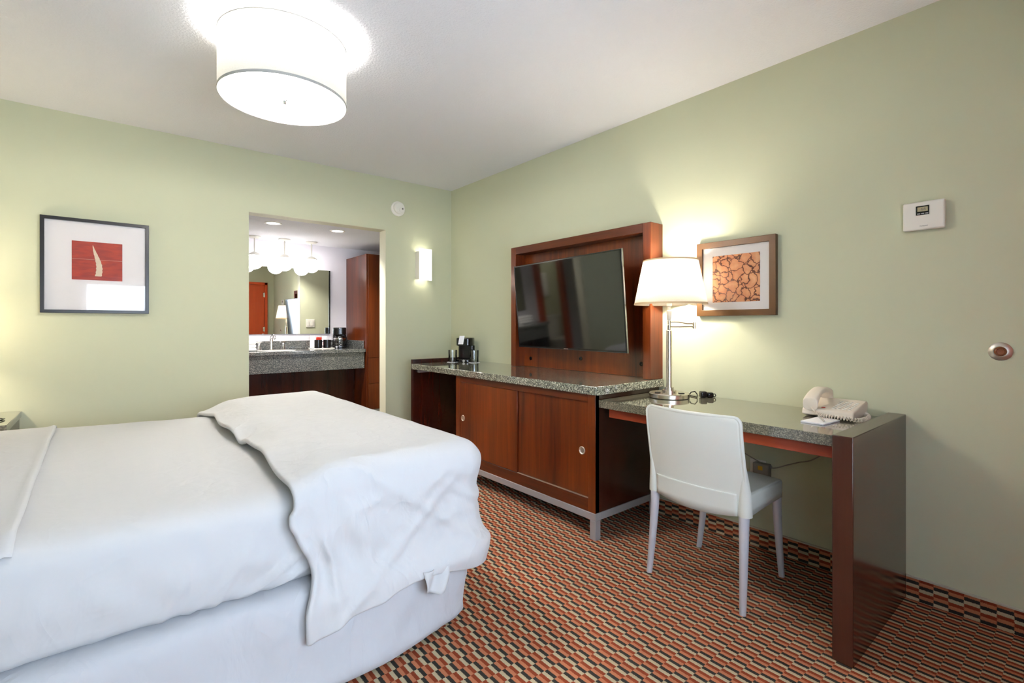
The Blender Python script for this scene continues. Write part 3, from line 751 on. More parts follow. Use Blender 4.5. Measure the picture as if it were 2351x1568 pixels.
cpts = [P0 + Vector((0.07, -0.076, 0.012)), P0 + Vector((0.078, -0.085, 0.03)), P0 + Vector((0.09, -0.10, 0.034)), P0 + Vector((0.098, -0.108, 0.02)), P0 + Vector((0.10, -0.107, 0.003)), P0 + Vector((0.14, -0.02, 0.003)), P0 + Vector((0.19, 0.06, 0.003))]
MB().tube(cpts, 0.003, 8).build('power_cord', 'black', dl)

# small black gadget
gd = thing('plug_adapter', 'small shiny black plug adapter lying on the desk beside the lamp', 'adapter', (-0.05, -2.66, 0.738))
G = Matrix.Translation((-0.06, -2.655, 0.7385)) @ Matrix.Rotation(-0.75, 4, 'Z')
MB().box(-0.034, 0.000, -0.02, 0.02, 0.0, 0.034, G).build('body', 'black', gd, 0.007, 4)
MB().box(0.002, 0.036, -0.018, 0.018, 0.0, 0.028, G).build('body_half', 'black', gd, 0.008, 4)
MB().tube([G @ Vector(p) for p in ((0.034, 0, 0.018), (0.046, 0, 0.02), (0.050, 0, 0.012), (0.046, 0, 0.004), (0.036, 0, 0.004))], 0.0025, 8).build('loop', 'black', gd)

# ------------------------------------------------------------------ telephone
ph = thing('telephone', 'cream corded desk telephone with keypad on the right end of the desk', 'telephone', (-0.15, -3.29, 0.738))
PX0, PX1, PY0, PY1, PZ = -0.245, -0.045, -3.385, -3.195, 0.7385
def phz(x): return PZ + 0.036 + (x - PX0) / (PX1 - PX0) * 0.028
pp = MB(); pp.prism([(PX0, PZ + 0.010), (PX0 + 0.006, PZ + 0.034), (PX0 + 0.02, PZ + 0.040), (PX1 - 0.01, PZ + 0.066), (PX1, PZ + 0.060), (PX1 - 0.01, PZ + 0.006), (PX0 + 0.03, PZ + 0.002)], PY0, PY1, 'xz')
pp.build('base', 'cream', ph, 0.006, 4)
sl = (0.066 - 0.040) / (PX1 - 0.01 - PX0 - 0.02)
def psurf(x): return PZ + 0.040 + (x - PX0 - 0.02) * sl
kp = MB()
for i in range(6):
    for j in range(4):
        x = PX0 + 0.035 + i * 0.021; y = PY0 + 0.022 + j * 0.019
        kp.box(x - 0.005, x + 0.005, y - 0.006, y + 0.006, psurf(x) - 0.002, psurf(x) + 0.0025)
kpo = kp.build('keypad', 'white_pl', ph, 0.001)
kq = MB()
for i in range(6):
    for j in range(4):
        x = PX0 + 0.035 + i * 0.021; y = PY0 + 0.022 + j * 0.019
        kq.box(x - 0.0025, x + 0.0025, y - 0.0035, y + 0.0035, psurf(x) + 0.0024, psurf(x) + 0.0030)
kq.build('key_marks', 'grey', kpo, 0)
MB().box(PX0 + 0.024, PX0 + 0.031, PY0 + 0.108, PY0 + 0.122, psurf(PX0 + 0.027) - 0.001, psurf(PX0 + 0.027) + 0.003).build('message_light', 'red_packet', ph, 0.001)
# handset arched over its cradle
hs = []
hn = 22
prof_ = []
for k in range(hn + 1):
    t = k / hn; x = PX0 - 0.002 + t * 0.190
    arch = 0.030 * sin(PI * t) ** 0.8 if 0 < t < 1 else 0
    zc = PZ + 0.062 + arch + t * 0.026
    hw = 0.0245 + 0.005 * (abs(2 * t - 1) ** 2)
    hh = 0.0125 + 0.014 * (abs(2 * t - 1) ** 3)
    prof_.append((x, zc - 0.3 * hh * (abs(2 * t - 1) ** 3), hw, hh))
hb = MB(); yc = PY1 - 0.034; sg = 16; vs = []; fs = []
for (x, zc, hw, hh) in prof_:
    for k in range(sg):
        a = 2 * PI * k / sg; ca, sa = cos(a), sin(a)
        vs.append((x, yc + hw * math.copysign(abs(ca) ** 0.6, ca), zc + hh * math.copysign(abs(sa) ** 0.6, sa)))
for i in range(hn):
    for k in range(sg):
        k2 = (k + 1) % sg; fs.append((i * sg + k, i * sg + k2, (i + 1) * sg + k2, (i + 1) * sg + k))
fs.append(tuple(range(sg))); fs.append(tuple(hn * sg + k for k in range(sg)))
hb.add(vs, fs).build('handset', 'cream', ph, 0.003, angle=60)
# coiled cord
cc = []
path = [Vector((PX0 + 0.002, yc, PZ + 0.045)), Vector((PX0 - 0.015, yc - 0.02, PZ + 0.030)), Vector((PX0 - 0.026, yc - 0.05, PZ + 0.0175)), Vector((PX0 - 0.032, yc - 0.09, PZ + 0.0165)), Vector((PX0 - 0.028, yc - 0.135, PZ + 0.0155)), Vector((PX0 - 0.008, PY0 - 0.018, PZ + 0.0115)), Vector((PX0 + 0.04, PY0 - 0.028, PZ + 0.0105)), Vector((PX0 + 0.10, PY0 - 0.026, PZ + 0.0105)), Vector((PX0 + 0.145, PY0 - 0.012, PZ + 0.012)), Vector((PX0 + 0.15, PY0 + 0.004, PZ + 0.02))]
def cr(P, t):
    n = len(P) - 1; s_ = t * n; i = min(int(s_), n - 1); f = s_ - i
    p0, p1, p2_, p3 = P[max(i - 1, 0)], P[i], P[i + 1], P[min(i + 2, n)]
    return 0.5 * ((2 * p1) + (p2_ - p0) * f + (2 * p0 - 5 * p1 + 4 * p2_ - p3) * f * f + (3 * p1 - p0 - 3 * p2_ + p3) * f ** 3)
N = 900
for k in range(N):
    t = k / (N - 1); c_ = cr(path, t); dd = (cr(path, min(1, t + 0.002)) - cr(path, max(0, t - 0.002))).normalized()
    u_ = dd.cross(Vector((0, 0, 1))).normalized(); v_ = u_.cross(dd)
    rr = 0.0072 * sstep(0.1, 0.2, t) * sstep(1.0, 0.96, t); an = t * 2 * PI * 38
    cc.append(c_ + (u_ * cos(an) + v_ * sin(an)) * rr)
MB().tube(cc, 0.0019, 6).build('coiled_cord', 'cream', ph)

np_ = MB(); NPM = Matrix.Translation((-0.332, -3.296, 0.7385)) @ Matrix.Rotation(-0.08, 4, 'Z')
np_.box(-0.075, 0.075, -0.042, 0.042, 0.0, 0.006, NPM)
tag(np_.build('notepad', 'paper', None, 0.0008), 'white notepad lying on the desk in front of the telephone', 'notepad')
pn = thing('pen', 'slim silver grey ballpoint pen lying across the white notepad', 'pen', (-0.32, -3.26, 0.75))
pa, pb = Vector((-0.262, -3.266, 0.7495)), Vector((-0.375, -3.324, 0.7495))
dv = (pb - pa)
MB().tube([pa, pa + dv * 0.1, pa + dv * 0.9, pb], [0.0028, 0.004, 0.004, 0.0015], 12).build('barrel', 'steel', pn)
MB().tube([pa + dv * 0.62 + Vector((0, 0, 0.0045)), pa + dv * 0.86 + Vector((0, 0, 0.0045))], 0.0012, 6).build('clip', 'chrome', pn)

# ------------------------------------------------------------------ under-desk outlet, adapter and cable
ou = thing('wall_outlet', 'white outlet plate low on the right wall under the desk', 'outlet', (0, -2.9, 0.41))
box('plate', 'white_pl', -0.008, -0.001, -2.945, -2.865, 0.355, 0.445, ou, 0.002)
ad = thing('power_adapter', 'grey box adapter with yellow mark plugged in under the desk', 'adapter', (-0.03, -2.93, 0.40))
box('case', 'cord_grey', -0.045, -0.0085, -2.972, -2.895, 0.36, 0.437, ad, 0.004)
box('mark', 'yellow', -0.0458, -0.0452, -2.944, -2.922, 0.405, 0.425, ad, 0)
cpts = [Vector(p) for p in ((-0.02, -2.60, 0.52), (-0.02, -2.70, 0.475), (-0.022, -2.80, 0.480), (-0.025, -2.88, 0.455), (-0.027, -2.95, 0.430), (-0.025, -2.99, 0.424), (-0.022, -3.05, 0.452), (-0.02, -3.10, 0.475), (-0.02, -3.16, 0.50), (-0.02, -3.24, 0.57), (-0.02, -3.28, 0.63))]
cw = thing('desk_cable', 'thin grey cable looping along the wall under the desk', 'cable', (-0.02, -2.95, 0.45))
MB().tube([cr(cpts, k / 60) for k in range(61)], 0.0028, 8).build('cord', 'cord_grey', cw)
MB().lathe([(0.0, -0.008), (0.008, -0.004), (0.008, 0.004), (0.0, 0.008)], (-0.026, -2.975, 0.426), 12, axis='y').build('cable_tie', 'steel', cw)

# ------------------------------------------------------------------ chair
ch = thing('desk_chair', 'pale grey plastic chair with slim round metal legs, pushed up to the desk', 'chair', (-0.44, -2.925, 0))
CYc = -2.935
def backx(z): return -0.655 - 0.050 * sstep(0.40, 0.80, z) - 0.0 
def bsurf(off, y0=-1, y1=1, z0=0.387, z1=0.772, hw0=0.212, hw1=0.209):
    def f(u, v):
        v = 1 - (1 - v) ** 1.5; z = z0 + (z1 - z0) * v; hw = hw0 + (hw1 - hw0) * v; hw -= 0.024 * (1 - math.sqrt(max(0, 1 - (max(0, (z - z1 + 0.024)) / 0.024) ** 2))) if z1 > 0.7 else 0
        s_ = y0 + (y1 - y0) * u
        rc = 0.0
        y = CYc + s_ * hw
        # rounded upper corners
        z -= (1 - s_ * s_) * 0.022 * (1 - sstep(0.0, 0.35, v))
        x = backx(z) - 0.030 * (1 - s_ * s_) + off
        return (x, y, z)
    return f
sh = MB().grid(bsurf(0.0), 36, 30)
sh.build('backrest', 'plastic', ch, fix=False, solid=-0.010, angle=60)
ed = []
f_ = bsurf(0.005)
for k in range(21): ed.append(f_(0.0, 0.25 + 0.75 * k / 20))
for k in range(1, 37): ed.append(f_(k / 36, 1.0))
for k in range(1, 21): ed.append(f_(1.0, 1.0 - 0.75 * k / 20))
MB().tube(ed, 0.0078, 10).build('rim', 'plastic', ch)
low = MB().grid(bsurf(-0.004, -0.86, 0.86, 0.389, 0.468), 30, 6); low.build('lower_band', 'plastic', ch, fix=False, solid=-0.006, angle=60)
for sgn in (-1, 1):
    pts = []; rs = []
    for k in range(15):
        t = k / 14; z = 0.384 + 0.225 * t; y = CYc + sgn * (0.202 + 0.006 * t)
        pts.append((backx(z) + 0.010 + 0.002 * t, y, z)); rs.append(max(0.006, 0.0235 * (1 - t ** 1.6) * (0.93 + 0.07 * cos(t * 3)) + 0.004))
    MB().tube(pts, rs, 18).build('leg_socket', 'plastic', ch)
def seat(u, v):   # u across (y), v from back to front
    s_ = 2 * u - 1; x = -0.655 + 0.43 * v
    hw = 0.205 - 0.012 * (1 - v)
    hw -= 0.045 * sstep(0.86, 1.0, v) * 1.0
    y = CYc + 0.010 * v + s_ * hw
    x -= 0.020 * (s_ ** 4) * sstep(0.8, 1, v)
    z = 0.452 - 0.012 * (1 - s_ * s_) * sin(PI * min(1, v * 1.1)) - 0.016 * sstep(0.86, 1.0, v) ** 2
    return (x, y, z)
st = MB(); NU_, NV_ = 28, 28
st.grid(seat, NU_, NV_)
# skirt around the seat
per_ = [seat(1, v / NV_) for v in range(NV_ + 1)] + [seat(1 - u / NU_, 1) for u in range(1, NU_ + 1)] + [seat(0, 1 - v / NV_) for v in range(1, NV_ + 1)]
n_ = len(per_)
def sk(i, j):
    p = per_[i]; v = (p[0] + 0.655) / 0.43
    dep = 0.068 + 0.022 * (1 - v) ** 2
    return (p[0], p[1], p[2] - 0.004 - dep * j)
vs = [(p[0], p[1], p[2]) for p in per_]; ctr = Vector((-0.44, CYc, 0))
rows = [vs]
for j in (0.06, 0.3, 0.6, 1.0):
    rows.append([(p[0] + 0.004 * (1 if p[0] > -0.25 else 0), p[1] + (0.004 if p[1] > CYc else -0.004), sk(i, j)[2]) for i, p in enumerate(per_)])
allv = [p for r_ in rows for p in r_]; fs = []
for j in range(len(rows) - 1):
    for i in range(n_ - 1): fs.append((j * n_ + i, j * n_ + i + 1, (j + 1) * n_ + i + 1, (j + 1) * n_ + i))
st.add(allv, fs)
st.build('seat', 'plastic', ch, solid=0.006, angle=50)
for (tx, ty, fx, fy, zt) in ((-0.648, CYc - 0.200, -0.655, -3.133, 0.40), (-0.648, CYc + 0.202, -0.650, -2.702, 0.40), (-0.268, CYc - 0.165, -0.226, -3.106, 0.43), (-0.268, CYc + 0.165, -0.236, -2.712, 0.43)):
    pts = []; rs = []
    for k in range(13):
        t = k / 12
        pts.append((tx + (fx - tx) * t ** 1.5, ty + (fy - ty) * t ** 1.4, zt * (1 - t))); rs.append(0.0205 - 0.008 * t)
    MB().tube(pts, rs, 20).build('leg', 'leg', ch)

# ------------------------------------------------------------------ wall items
th = thing('thermostat', 'white rectangular thermostat with small grey display on the right wall', 'thermostat', (0, -3.566, 1.57))
box('cover', 'white_pl', -0.030, -0.006, -3.632, -3.500, 1.517, 1.631, th, 0.006, seg=4)
box('back_plate', 'white_pl', -0.006, -0.001, -3.622, -3.510, 1.527, 1.621, th, 0.001)
box('display_bezel', 'black', -0.0312, -0.0302, -3.585, -3.543, 1.576, 1.613, th, 0)
box('display', 'lcd', -0.0318, -0.0313, -3.581, -3.548, 1.590, 1.608, th, 0)
for k in range(3): box('button', 'steel', -0.0325, -0.0313, -3.5575 - k * 0.0125, -3.5475 - k * 0.0125, 1.579, 1.5835, th, 0.0005)
def text(body, size, loc, rot, mat, parent, name='lettering', ext=0.0003):
    cu_ = bpy.data.curves.new(name, 'FONT'); cu_.body = body; cu_.size = size; cu_.align_x = 'CENTER'; cu_.align_y = 'CENTER'; cu_.extrude = ext
    o = bpy.data.objects.new(name, cu_); COL.objects.link(o); o.location = loc; o.rotation_euler = rot
    dg = bpy.context.evaluated_depsgraph_get(); me = bpy.data.meshes.new_from_object(o.evaluated_get(dg)); bpy.data.objects.remove(o)
    me.materials.clear(); me.materials.append(M[mat]); o = bpy.data.objects.new(name, me); COL.objects.link(o)
    o.parent = parent; o.location = Vector(loc) - parent.location; o.rotation_euler = rot; return o
text('-66', 0.0165, (-0.0322, -3.5645, 1.599), (PI / 2, 0, -PI / 2), 'grey', th, 'digits')
text('Honeywell', 0.006, (-0.0304, -3.568, 1.532), (PI / 2, 0, -PI / 2), 'grey', th, 'maker_name')
wsd = thing('wall_bumper', 'round metal door bumper with brown centre on the right wall', 'door stop', (0, -3.785, 1.033))
MB().lathe([(0.034, -0.001), (0.034, -0.004), (0.031, -0.007), (0.019, -0.010), (0.018, -0.006), (0.0, -0.006)], (0, -3.785, 1.033), 48, axis='x').build('plate', 'alu', wsd)
MB().lathe([(0.0175, -0.0062), (0.0165, -0.008), (0.012, -0.014), (0.0105, -0.014), (0.0095, -0.009), (0.0, -0.0085)], (0, -3.785, 1.033), 36, axis='x').build('rubber_centre', 'brown_rubber', wsd)
dt_ = thing('alarm_strobe', 'round white alarm unit high on the back wall above the sconce', 'alarm', (-0.57, 0, 2.173))
MB().lathe([(0.066, -0.001), (0.066, -0.012), (0.060, -0.018), (0.052, -0.020)], (-0.565, 0, 2.172), 48, axis='y').build('base_ring', 'white_pl', dt_)
MB().lathe([(0.052, -0.0195), (0.050, -0.040), (0.040, -0.048), (0.0, -0.050)], (-0.565, 0, 2.176), 48, axis='y').build('housing', 'white_pl', dt_)
MB().lathe([(0.026, -0.044), (0.025, -0.052), (0.021, -0.053), (0.0, -0.053)], (-0.548, 0, 2.160), 32, axis='y').build('lens_cap', 'white_pl', dt_)
box('sensor', 'grey', -0.548, -0.536, -0.055, -0.0535, 2.160, 2.174, dt_, 0)
sc = thing('wall_sconce', 'slim white lit wall sconce left of the corner on the back wall', 'wall lamp', (-0.34, 0, 1.68))
box('back_plate', 'white_pl', -0.388, -0.268, -0.008, -0.001, 1.56, 1.80, sc, 0.001)
cbx = MB(); cbx.box(-0.388, -0.384, -0.084, -0.008, 1.552, 1.806).box(-0.276, -0.272, -0.084, -0.008, 1.552, 1.806); cbx.build('side_plate', 'white_pl', sc, 0.001)
box('front_glass', 'sconce_glow', -0.395, -0.269, -0.092, -0.086, 1.541, 1.826, sc, 0.001)
for sx in (-0.372, -0.293):
    for sz in (1.562, 1.806): MB().lathe([(0.0025, -0.0925), (0.002, -0.0945), (0, -0.095)], (sx, 0, sz), 10, axis='y').build('screw', 'nickel', sc)
MB().lathe([(0.0, 1.60), (0.016, 1.61), (0.018, 1.68), (0.016, 1.75), (0.0, 1.76)], (-0.330, -0.045, 0), 20).build('bulb', emitmat('sconce_bulb', (1.0, 0.97, 0.80, 1), 7), sc)

# ceiling drum lamp
cl = thing('ceiling_lamp', 'large lit white fabric drum lamp on the ceiling over the bed', 'ceiling lamp', (-1.953, -1.688, 2.43))
cX, cY = -1.953, -1.688
MB().lathe([(0.262, 2.135), (0.262, 2.397)], (cX, cY, 0), 96, cap=False).build('shade', 'drum', cl, fix=False, angle=60, solid=0.0012)
tr_ = MB(); tr_.lathe([(0.262, 2.133), (0.2635, 2.133), (0.2635, 2.145), (0.262, 2.145)], (cX, cY, 0), 96, cap=False); tr_.build('shade_trim', 'drum_trim', cl); tr_ = MB(); tr_.lathe([(0.262, 2.388), (0.2635, 2.388), (0.2635, 2.398), (0.262, 2.398)], (cX, cY, 0), 96, cap=False)
tr_.build('shade_trim', 'drum_trim', cl)
MB().lathe([(0.257, 2.142), (0.257, 2.1425), (0.0, 2.1435)], (cX, cY, 0), 96, cap=False).build('diffuser', 'diffuser', cl, fix=False)
MB().lathe([(0.0, 2.122), (0.007, 2.125), (0.009, 2.133), (0.004, 2.139), (0.012, 2.141), (0.0, 2.1425)], (cX, cY, 0), 20).build('finial', 'chrome', cl)
cf = MB(); cf.lathe([(0.065, 2.429), (0.065, 2.415), (0.012, 2.41), (0.006, 2.408), (0.006, 2.144)], (cX, cY, 0), 24)
for k in range(3):
    a = 2 * PI * k / 3 + 0.4; cf.tube([(cX, cY, 2.39), (cX + 0.261 * cos(a), cY + 0.261 * sin(a), 2.394)], 0.0025, 6)
cf.build('mount', 'white_pl', cl)
for k in range(3):
    a = 2 * PI * k / 3 + 2.7; MB().box(-0.006, 0.006, 0.249, 0.2585, 2.137, 2.150, Matrix.Translation((cX, cY, 0)) @ Matrix.Rotation(a, 4, 'Z')).build('clip', 'white_pl', cl, 0.0005)

# ------------------------------------------------------------------ coffee maker + glasses on the counter
def coffee_maker(name, label, x, y, z, rz, w_=0.16, h_=0.235, carafe=True, note=False):
    t = thing(name, label, 'coffee maker', (x, y, z))
    Mx = Matrix.Translation((x, y, z)) @ Matrix.Rotation(rz, 4, 'Z')
    def pr(poly, z0, z1, nm, mat, bev=0.004):
        m = MB().prism(poly, z0, z1); m.v = [tuple(Mx @ Vector(p)) for p in m.v]; return m.build(nm, mat, t, bev, 3)
    pr(rrect(-w_ / 2, w_ / 2, -0.085, 0.085, 0.05), 0.0, 0.024, 'base', 'black')
    pr(rrect(-w_ / 2, w_ / 2, 0.030, 0.085, 0.025), 0.0242, 0.140, 'water_tank', 'black')
    pr(rrect(-w_ / 2, w_ / 2, -0.085, 0.085, 0.05), 0.1402, h_, 'brew_head', 'black', 0.008)
    if carafe:
        m = MB().lathe([(0.048, 0.0), (0.058, 0.02), (0.060, 0.055), (0.050, 0.085), (0.046, 0.095)], (0, -0.03, 0.026), 32, cap=True); m.v = [tuple(Mx @ Vector(p)) for p in m.v]
        c = m.build('carafe', 'coffee', t)
        m = MB().lathe([(0.048, 0.0955), (0.050, 0.106), (0.02, 0.111), (0.0, 0.111)], (0, -0.03, 0.026), 32); m.v = [tuple(Mx @ Vector(p)) for p in m.v]; m.build('lid', 'black', c)
        m = MB().lathe([(0.0605, 0.066), (0.0615, 0.067), (0.0615, 0.078), (0.0555, 0.079)], (0, -0.03, 0.026), 32, cap=False); m.v = [tuple(Mx @ Vector(p)) for p in m.v]; m.build('band', 'chrome', c)
        m = MB().tube([(0.04, -0.06, 0.115), (0.065, -0.085, 0.115), (0.07, -0.09, 0.08), (0.058, -0.08, 0.05)], 0.006, 8); m.v = [tuple(Mx @ Vector(p)) for p in m.v]; m.build('handle', 'black', c)
    if note:
        m = MB().box(-0.042, 0.002, -0.089, -0.087, 0.155, 0.228); m.v = [tuple(Mx @ Vector((p[0] + (p[2] - 0.19) * 0.18, p[1], p[2]))) for p in m.v]; m.build('paper_note', 'paper', t)
    m = MB().lathe([(0.011, 0), (0.011, 0.003), (0, 0.003)], (0, 0, 0), 16, axis='y'); m.v = [tuple(Mx @ (Vector(p) * -1 + Vector((0.0 if not carafe else -0.03, -0.0855, 0.012)))) for p in m.v]; m.build('switch', 'steel', t)
    return t
coffee_maker('coffee_maker', 'black coffee maker with white note, at far end of the granite media counter', -0.135, -0.445, 0.8115, -0.78, 0.145, 0.21, False, True)
def tumbler(x, y, lab):
    cs = tag(MB().lathe([(0.0, 0.0), (0.048, 0.0), (0.049, 0.001), (0.048, 0.002), (0.0, 0.002)], (x, y, 0.8115), 36).build('coaster', 'paper'), lab[1], 'coaster', 'white coasters on the media counter')
    g_ = MB().lathe([(0.0, 0.0025), (0.034, 0.0025), (0.036, 0.006), (0.0385, 0.105), (0.0365, 0.105), (0.034, 0.014), (0.0, 0.012)], (x, y, 0.8118), 36)
    o = tag(g_.build('drinking_glass', 'tumbler', fix=True), lab[0], 'glass', 'tumblers on the media counter'); return o
tumbler(-0.262, -0.435, ('clear glass tumbler left of the black coffee maker on the media counter', 'round white paper coaster under the left tumbler on the media counter'))
tumbler(-0.150, -0.60, ('clear glass tumbler in front of the right side of the black coffee maker', 'round white paper coaster under the right tumbler on the media counter'))

# ------------------------------------------------------------------ vanity alcove
VF = 0.838
va = thing('vanity', 'grey granite vanity counter with deep stone apron seen through the doorway', 'vanity', (-1.2, 1.1, 0.88))
VX0, VX1 = -1.80, -0.512
ZV = 0.889
box('countertop', 'granite_van', VX0, VX1, VF - 0.012, YA - 0.002, 0.854, 0.888, va, 0.003)
box('apron', 'granite_van', VX0 + 0.02, VX1 - 0.008, VF + 0.004, VF + 0.022, 0.688, 0.8535, va, 0.001)
box('backsplash', 'granite_van', VX0, VX1, YA - 0.020, YA - 0.002, 0.8885, 0.970, va, 0.002)
box('side_splash', 'granite_van', VX1 - 0.018, VX1, VF + 0.03, YA - 0.021, 0.8885, 0.970, va, 0.002)
MB().lathe([(0.17, 0.8905), (0.175, 0.8895), (0.17, 0.8886), (0.0, 0.8884)], (-1.32, 1.02, 0), 40).build('basin_rim', 'porcelain', va)
box('end_support', 'wood_dark', VX0, VX0 + 0.018, VF + 0.03, YA - 0.003, 0.0, 0.8535, va, 0.001)
up_ = box('knee_panel', 'wood_dark', VX0 + 0.02, VX1 - 0.002, 1.12, 1.14, 0.0, 0.82, None, 0.001)
tag(up_, 'dark red wood panel below the vanity counter, partly hidden by the bed', 'panel')
fc = thing('faucet', 'chrome widespread faucet with two lever handles on the vanity', 'faucet', (-1.32, 1.16, ZV))
fp = [(-1.325, 1.19, ZV + .0005), (-1.325, 1.19, 0.965), (-1.325, 1.186, 1.008), (-1.322, 1.165, 1.034), (-1.316, 1.135, 1.030), (-1.312, 1.115, 0.998)]
fpv = [Vector(p) for p in fp]
MB().tube([cr(fpv, k / 30) for k in range(31)], [0.019 - 0.009 * min(1, k / 18) for k in range(31)], 16).lathe([(0.027, ZV), (0.025, ZV + .008), (0.0, ZV + .01)], (-1.325, 1.19, 0), 24).build('spout', 'chrome', fc)
for hx in (-1.435, -1.215):
    MB().lathe([(0.026, ZV), (0.024, ZV + .007), (0.016, ZV + .02), (0.012, ZV + .055), (0.016, ZV + .068), (0.0, ZV + .071)], (hx, 1.19, 0), 24).tube([(hx - 0.032, 1.175, ZV + .078), (hx, 1.188, ZV + .075), (hx + 0.028, 1.195, ZV + .078)], [0.007, 0.011, 0.006], 12).build('handle', 'chrome', fc)
mr = thing('wall_mirror', 'wide frameless mirror above the vanity reflecting the room', 'mirror', (-1.0, YA, 1.4))
MMt = Matrix.Translation((-1.0, 1.357, 0)) @ Matrix.Rotation(-0.011, 4, 'Z')
def mbx(a0, a1, b0, b1, c0, c1):
    m = MB().box(a0, a1, b0, b1, c0, c1); m.v = [tuple(MMt @ Vector(p)) for p in m.v]; return m
mbx(-0.80, 0.292, 0.0, 0.008, 1.040, 1.725).build('mirror_glass', 'mirror', mr, 0)
mbx(0.2925, 0.306, -0.004, 0.008, 1.040, 1.725).build('reflection_strip', 'black', mr, 0)  # black strip stands in for the cabinet's dark edge reflected in the glass
tc_ = thing('tall_cabinet', 'tall cherry cabinet with door and two drawers right of the vanity', 'cabinet', (-0.3, 1.1, 0))
TX0, TX1 = -0.508, -0.05
box('body', 'wood', TX0, TX1, 0.820, YA - 0.003, 0.258, 1.870, tc_, 0.001)
d_ = box('door', 'wood', TX0 + 0.014, TX1 - 0.002, 0.801, 0.8195, 0.795, 1.866, tc_, 0.0015)
for z0, z1 in ((0.530, 0.791), (0.260, 0.526)):
    dr_ = box('drawer', 'wood', TX0 + 0.014, TX1 - 0.002, 0.801, 0.8195, z0, z1, tc_, 0.0015)
    MB().lathe([(0.008, 0.8005), (0.008, 0.788), (0.012, 0.781), (0.0, 0.780)], (-0.356, 0, z0 + 0.055), 20, axis='y').build('knob', 'nickel', dr_)
box('base_frame', 'steel', TX0 + 0.004, TX1, 0.806, YA - 0.01, 0.215, 0.2575, tc_, 0.001)
for lx, ly in ((TX0 + 0.004, YA - 0.06), (TX1 - 0.04, 0.806), (TX1 - 0.04, YA - 0.06)): box('leg', 'steel', lx, lx + 0.036, ly, ly + 0.036, 0, 0.2145, tc_, 0.001)
def pendant(x, lab):
    t = thing('pendant_lamp', lab, 'pendant lamp', (x, 1.18, HA), 'globe pendants over the vanity')
    MB().lathe([(0.056, HA - 0.001), (0.056, HA - 0.008), (0.04, HA - 0.018), (0.0, HA - 0.020)], (x, 1.18, 0), 32).build('canopy', 'white_pl', t)
    MB().lathe([(0.006, HA - 0.0205), (0.006, 1.839)], (x, 1.18, 0), 12).build('stem', 'white_pl', t)
    MB().lathe([(0.008, 1.840), (0.03, 1.832), (0.050, 1.817), (0.058, 1.803), (0.0, 1.803)], (x, 1.18, 0), 32).build('cap', 'white_pl', t)
    MB().lathe([(0.075 * sin(a), 1.747 + 0.075 * cos(a)) for a in [math.radians(46 + k * 134 / 16) for k in range(17)]], (x, 1.18, 0), 36, cap=False).build('globe', 'globe', t)
pendant(-1.477, 'white globe pendant cut off by the left jamb, first of the three over the vanity')
pendant(-1.206, 'white globe pendant in the middle of the three over the vanity')
pendant(-0.945, 'white globe pendant nearest the tall cabinet, last of three over the vanity')
def can(x, y, lab):
    t = thing('recessed_light', lab, 'ceiling light', (x, y, HA), 'recessed lights in the vanity ceiling')
    MB().lathe([(0.050, HA - 0.001), (0.064, HA - 0.002), (0.068, HA - 0.0005), (0.064, HA - 0.006), (0.050, HA - 0.005)], (x, y, 0), 36, cap=False).build('trim_ring', 'white_pl', t)
    MB().lathe([(0.050, HA - 0.003), (0.0, HA - 0.003)], (x, y, 0), 36, cap=False).build('lens', 'can_glow', t)
can(-1.495, 0.417, 'round recessed light in the alcove ceiling nearer the left jamb')
can(-0.954, 0.412, 'round recessed light in the alcove ceiling nearer the tall cabinet')
ap = frame(MB(), -1.265, -1.165, 1.80, 1.898, 0.003, YA - 0.001, YA - 0.004, 'xz').box(-1.262, -1.168, YA - 0.002, YA - 0.0005, 1.803, 1.895)
tag(ap.build('access_panel', 'wall_white'), 'flat white access plate on the wall behind the globe pendants', 'access panel')
sw = thing('light_switch', 'double rocker light switch seen in the vanity mirror', 'switch', (-0.55, 0.125, 1.16))
box('plate', 'white_pl', -0.605, -0.498, 0.1205, 0.127, 1.105, 1.208, sw, 0.002)
for k in range(2): box('rocker', 'white_pl', -0.591 + k * 0.044, -0.560 + k * 0.044, 0.1272, 0.131, 1.125, 1.188, sw, 0.001)
coffee_maker('coffee_maker', 'black coffee maker with glass carafe on the vanity beside the tall cabinet', -0.628, 1.25, ZV, -0.35, 0.135, 0.218, True, False)
ty = MB().prism(rrect(-0.96, -0.735, 1.08, 1.25, 0.02), ZV, ZV + 0.006)
tag(ty.build('serving_tray', 'white_pl', None, 0.002), 'flat white tray on the vanity holding the black mugs', 'tray')
def mug(x, y, rz, lab):
    zz = ZV + 0.0065
    t = thing('coffee_mug', lab, 'mug', (x, y, zz), 'black mugs on the vanity tray')
    MB().lathe([(0.0, 0.0), (0.034, 0.0), (0.037, 0.004), (0.0375, 0.084), (0.0345, 0.084), (0.033, 0.008), (0.0, 0.006)], (x, y, zz), 32).build('cup', 'black', t)
    MB().tube([(x + cos(rz) * r_, y + sin(rz) * r_, zz + z_) for r_, z_ in ((0.036, 0.068), (0.051, 0.070), (0.060, 0.056), (0.060, 0.036), (0.051, 0.020), (0.036, 0.022))], 0.0045, 10).build('handle', 'black', t)
mug(-0.895, 1.125, -0.4, 'black coffee mug, the left one on the white vanity tray')
mug(-0.805, 1.125, -0.4, 'black coffee mug, the right one on the white vanity tray')
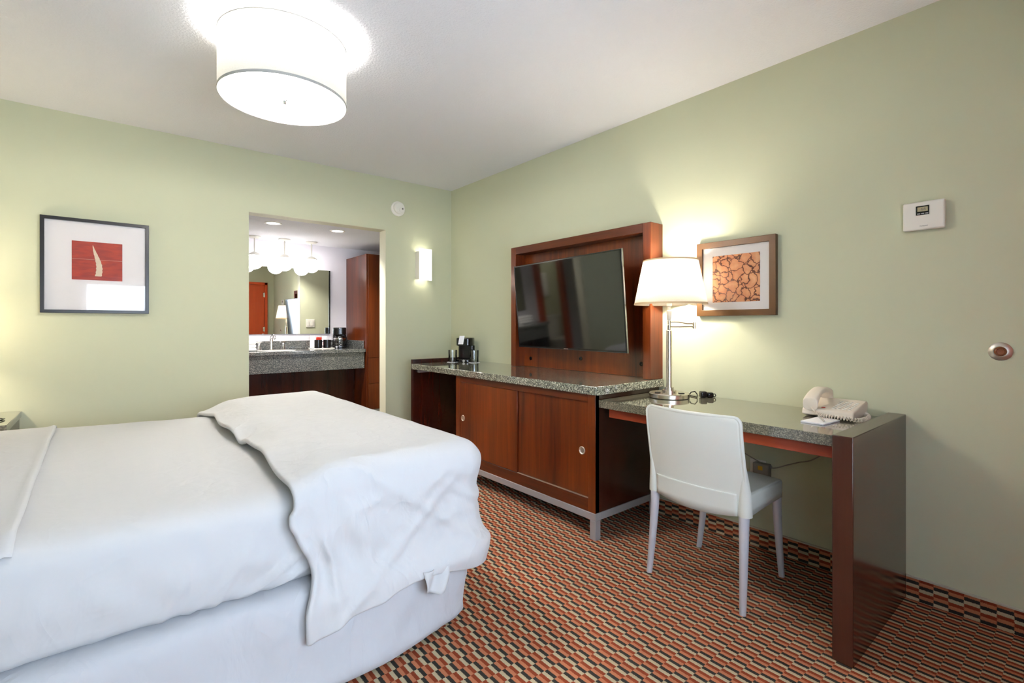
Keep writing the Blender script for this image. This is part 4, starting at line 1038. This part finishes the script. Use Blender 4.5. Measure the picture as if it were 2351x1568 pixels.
pk = [(-0.925, 1.215, 0.128, 0.05, 'white paper sachet standing behind the left mug', 'paper'), (-0.865, 1.205, 0.112, 0.055, 'red coffee sachet standing behind and between the two mugs', 'red_packet'), (-0.805, 1.215, 0.122, 0.05, 'tall white sachet standing behind the right mug', 'paper')]
for (x, y, h_, w2, lab, mt) in pk:
    o = MB().grid(lambda u, v: (x - w2 / 2 + u * w2, y + 0.006 * sin(PI * u) * sin(PI * v) - 0.012 * v, ZV + 0.0065 + v * h_), 8, 8).build('sachet', mt, fix=False, solid=0.004)
    tag(o, lab, 'sachet')
for k in range(3):
    o = box('folded_towel', 'towel', -1.70, -1.488, 1.04 + 0.006 * k, 1.23, ZV + k * 0.031, ZV + 0.0305 + k * 0.031, None, 0.013, seg=4)
    tag(o, ['folded white towel, bottom of the stack behind the left jamb on the vanity', 'folded white towel, middle of the stack behind the left jamb on the vanity', 'folded white towel, top of the stack behind the left jamb on the vanity'][k], 'towel', 'folded towels on the vanity')
# bathroom fittings seen only as reflections in the television
wc = thing('toilet', 'white toilet in the bathroom beyond, seen reflected in the television', 'toilet', (-3.0, 2.5, 0))
box('tank', 'porcelain', -3.20, -2.88, 2.62, 2.79, 0.36, 0.74, wc, 0.02, seg=4)
box('tank_lid', 'porcelain', -3.22, -2.86, 2.605, 2.795, 0.741, 0.775, wc, 0.01, seg=3)
MB().lathe([(0.11, 0.0), (0.12, 0.02), (0.10, 0.15), (0.17, 0.33), (0.19, 0.38), (0.0, 0.38)], (-3.04, 2.40, 0), 36).build('bowl', 'porcelain', wc)
MB().lathe([(0.0, 0.381), (0.195, 0.381), (0.195, 0.40), (0.0, 0.405)], (-3.04, 2.40, 0), 36).build('seat_lid', 'porcelain', wc)
ht = MB().grid(lambda u, v: (-3.16 + 0.3 * u, 2.78 - 0.004 * sin(u * 20), 1.52 - 0.42 * v), 24, 10).build('hanging_towel', 'towel', fix=False, solid=0.012)
tag(ht, 'white bath towel hanging above the toilet, seen reflected in the television', 'towel')
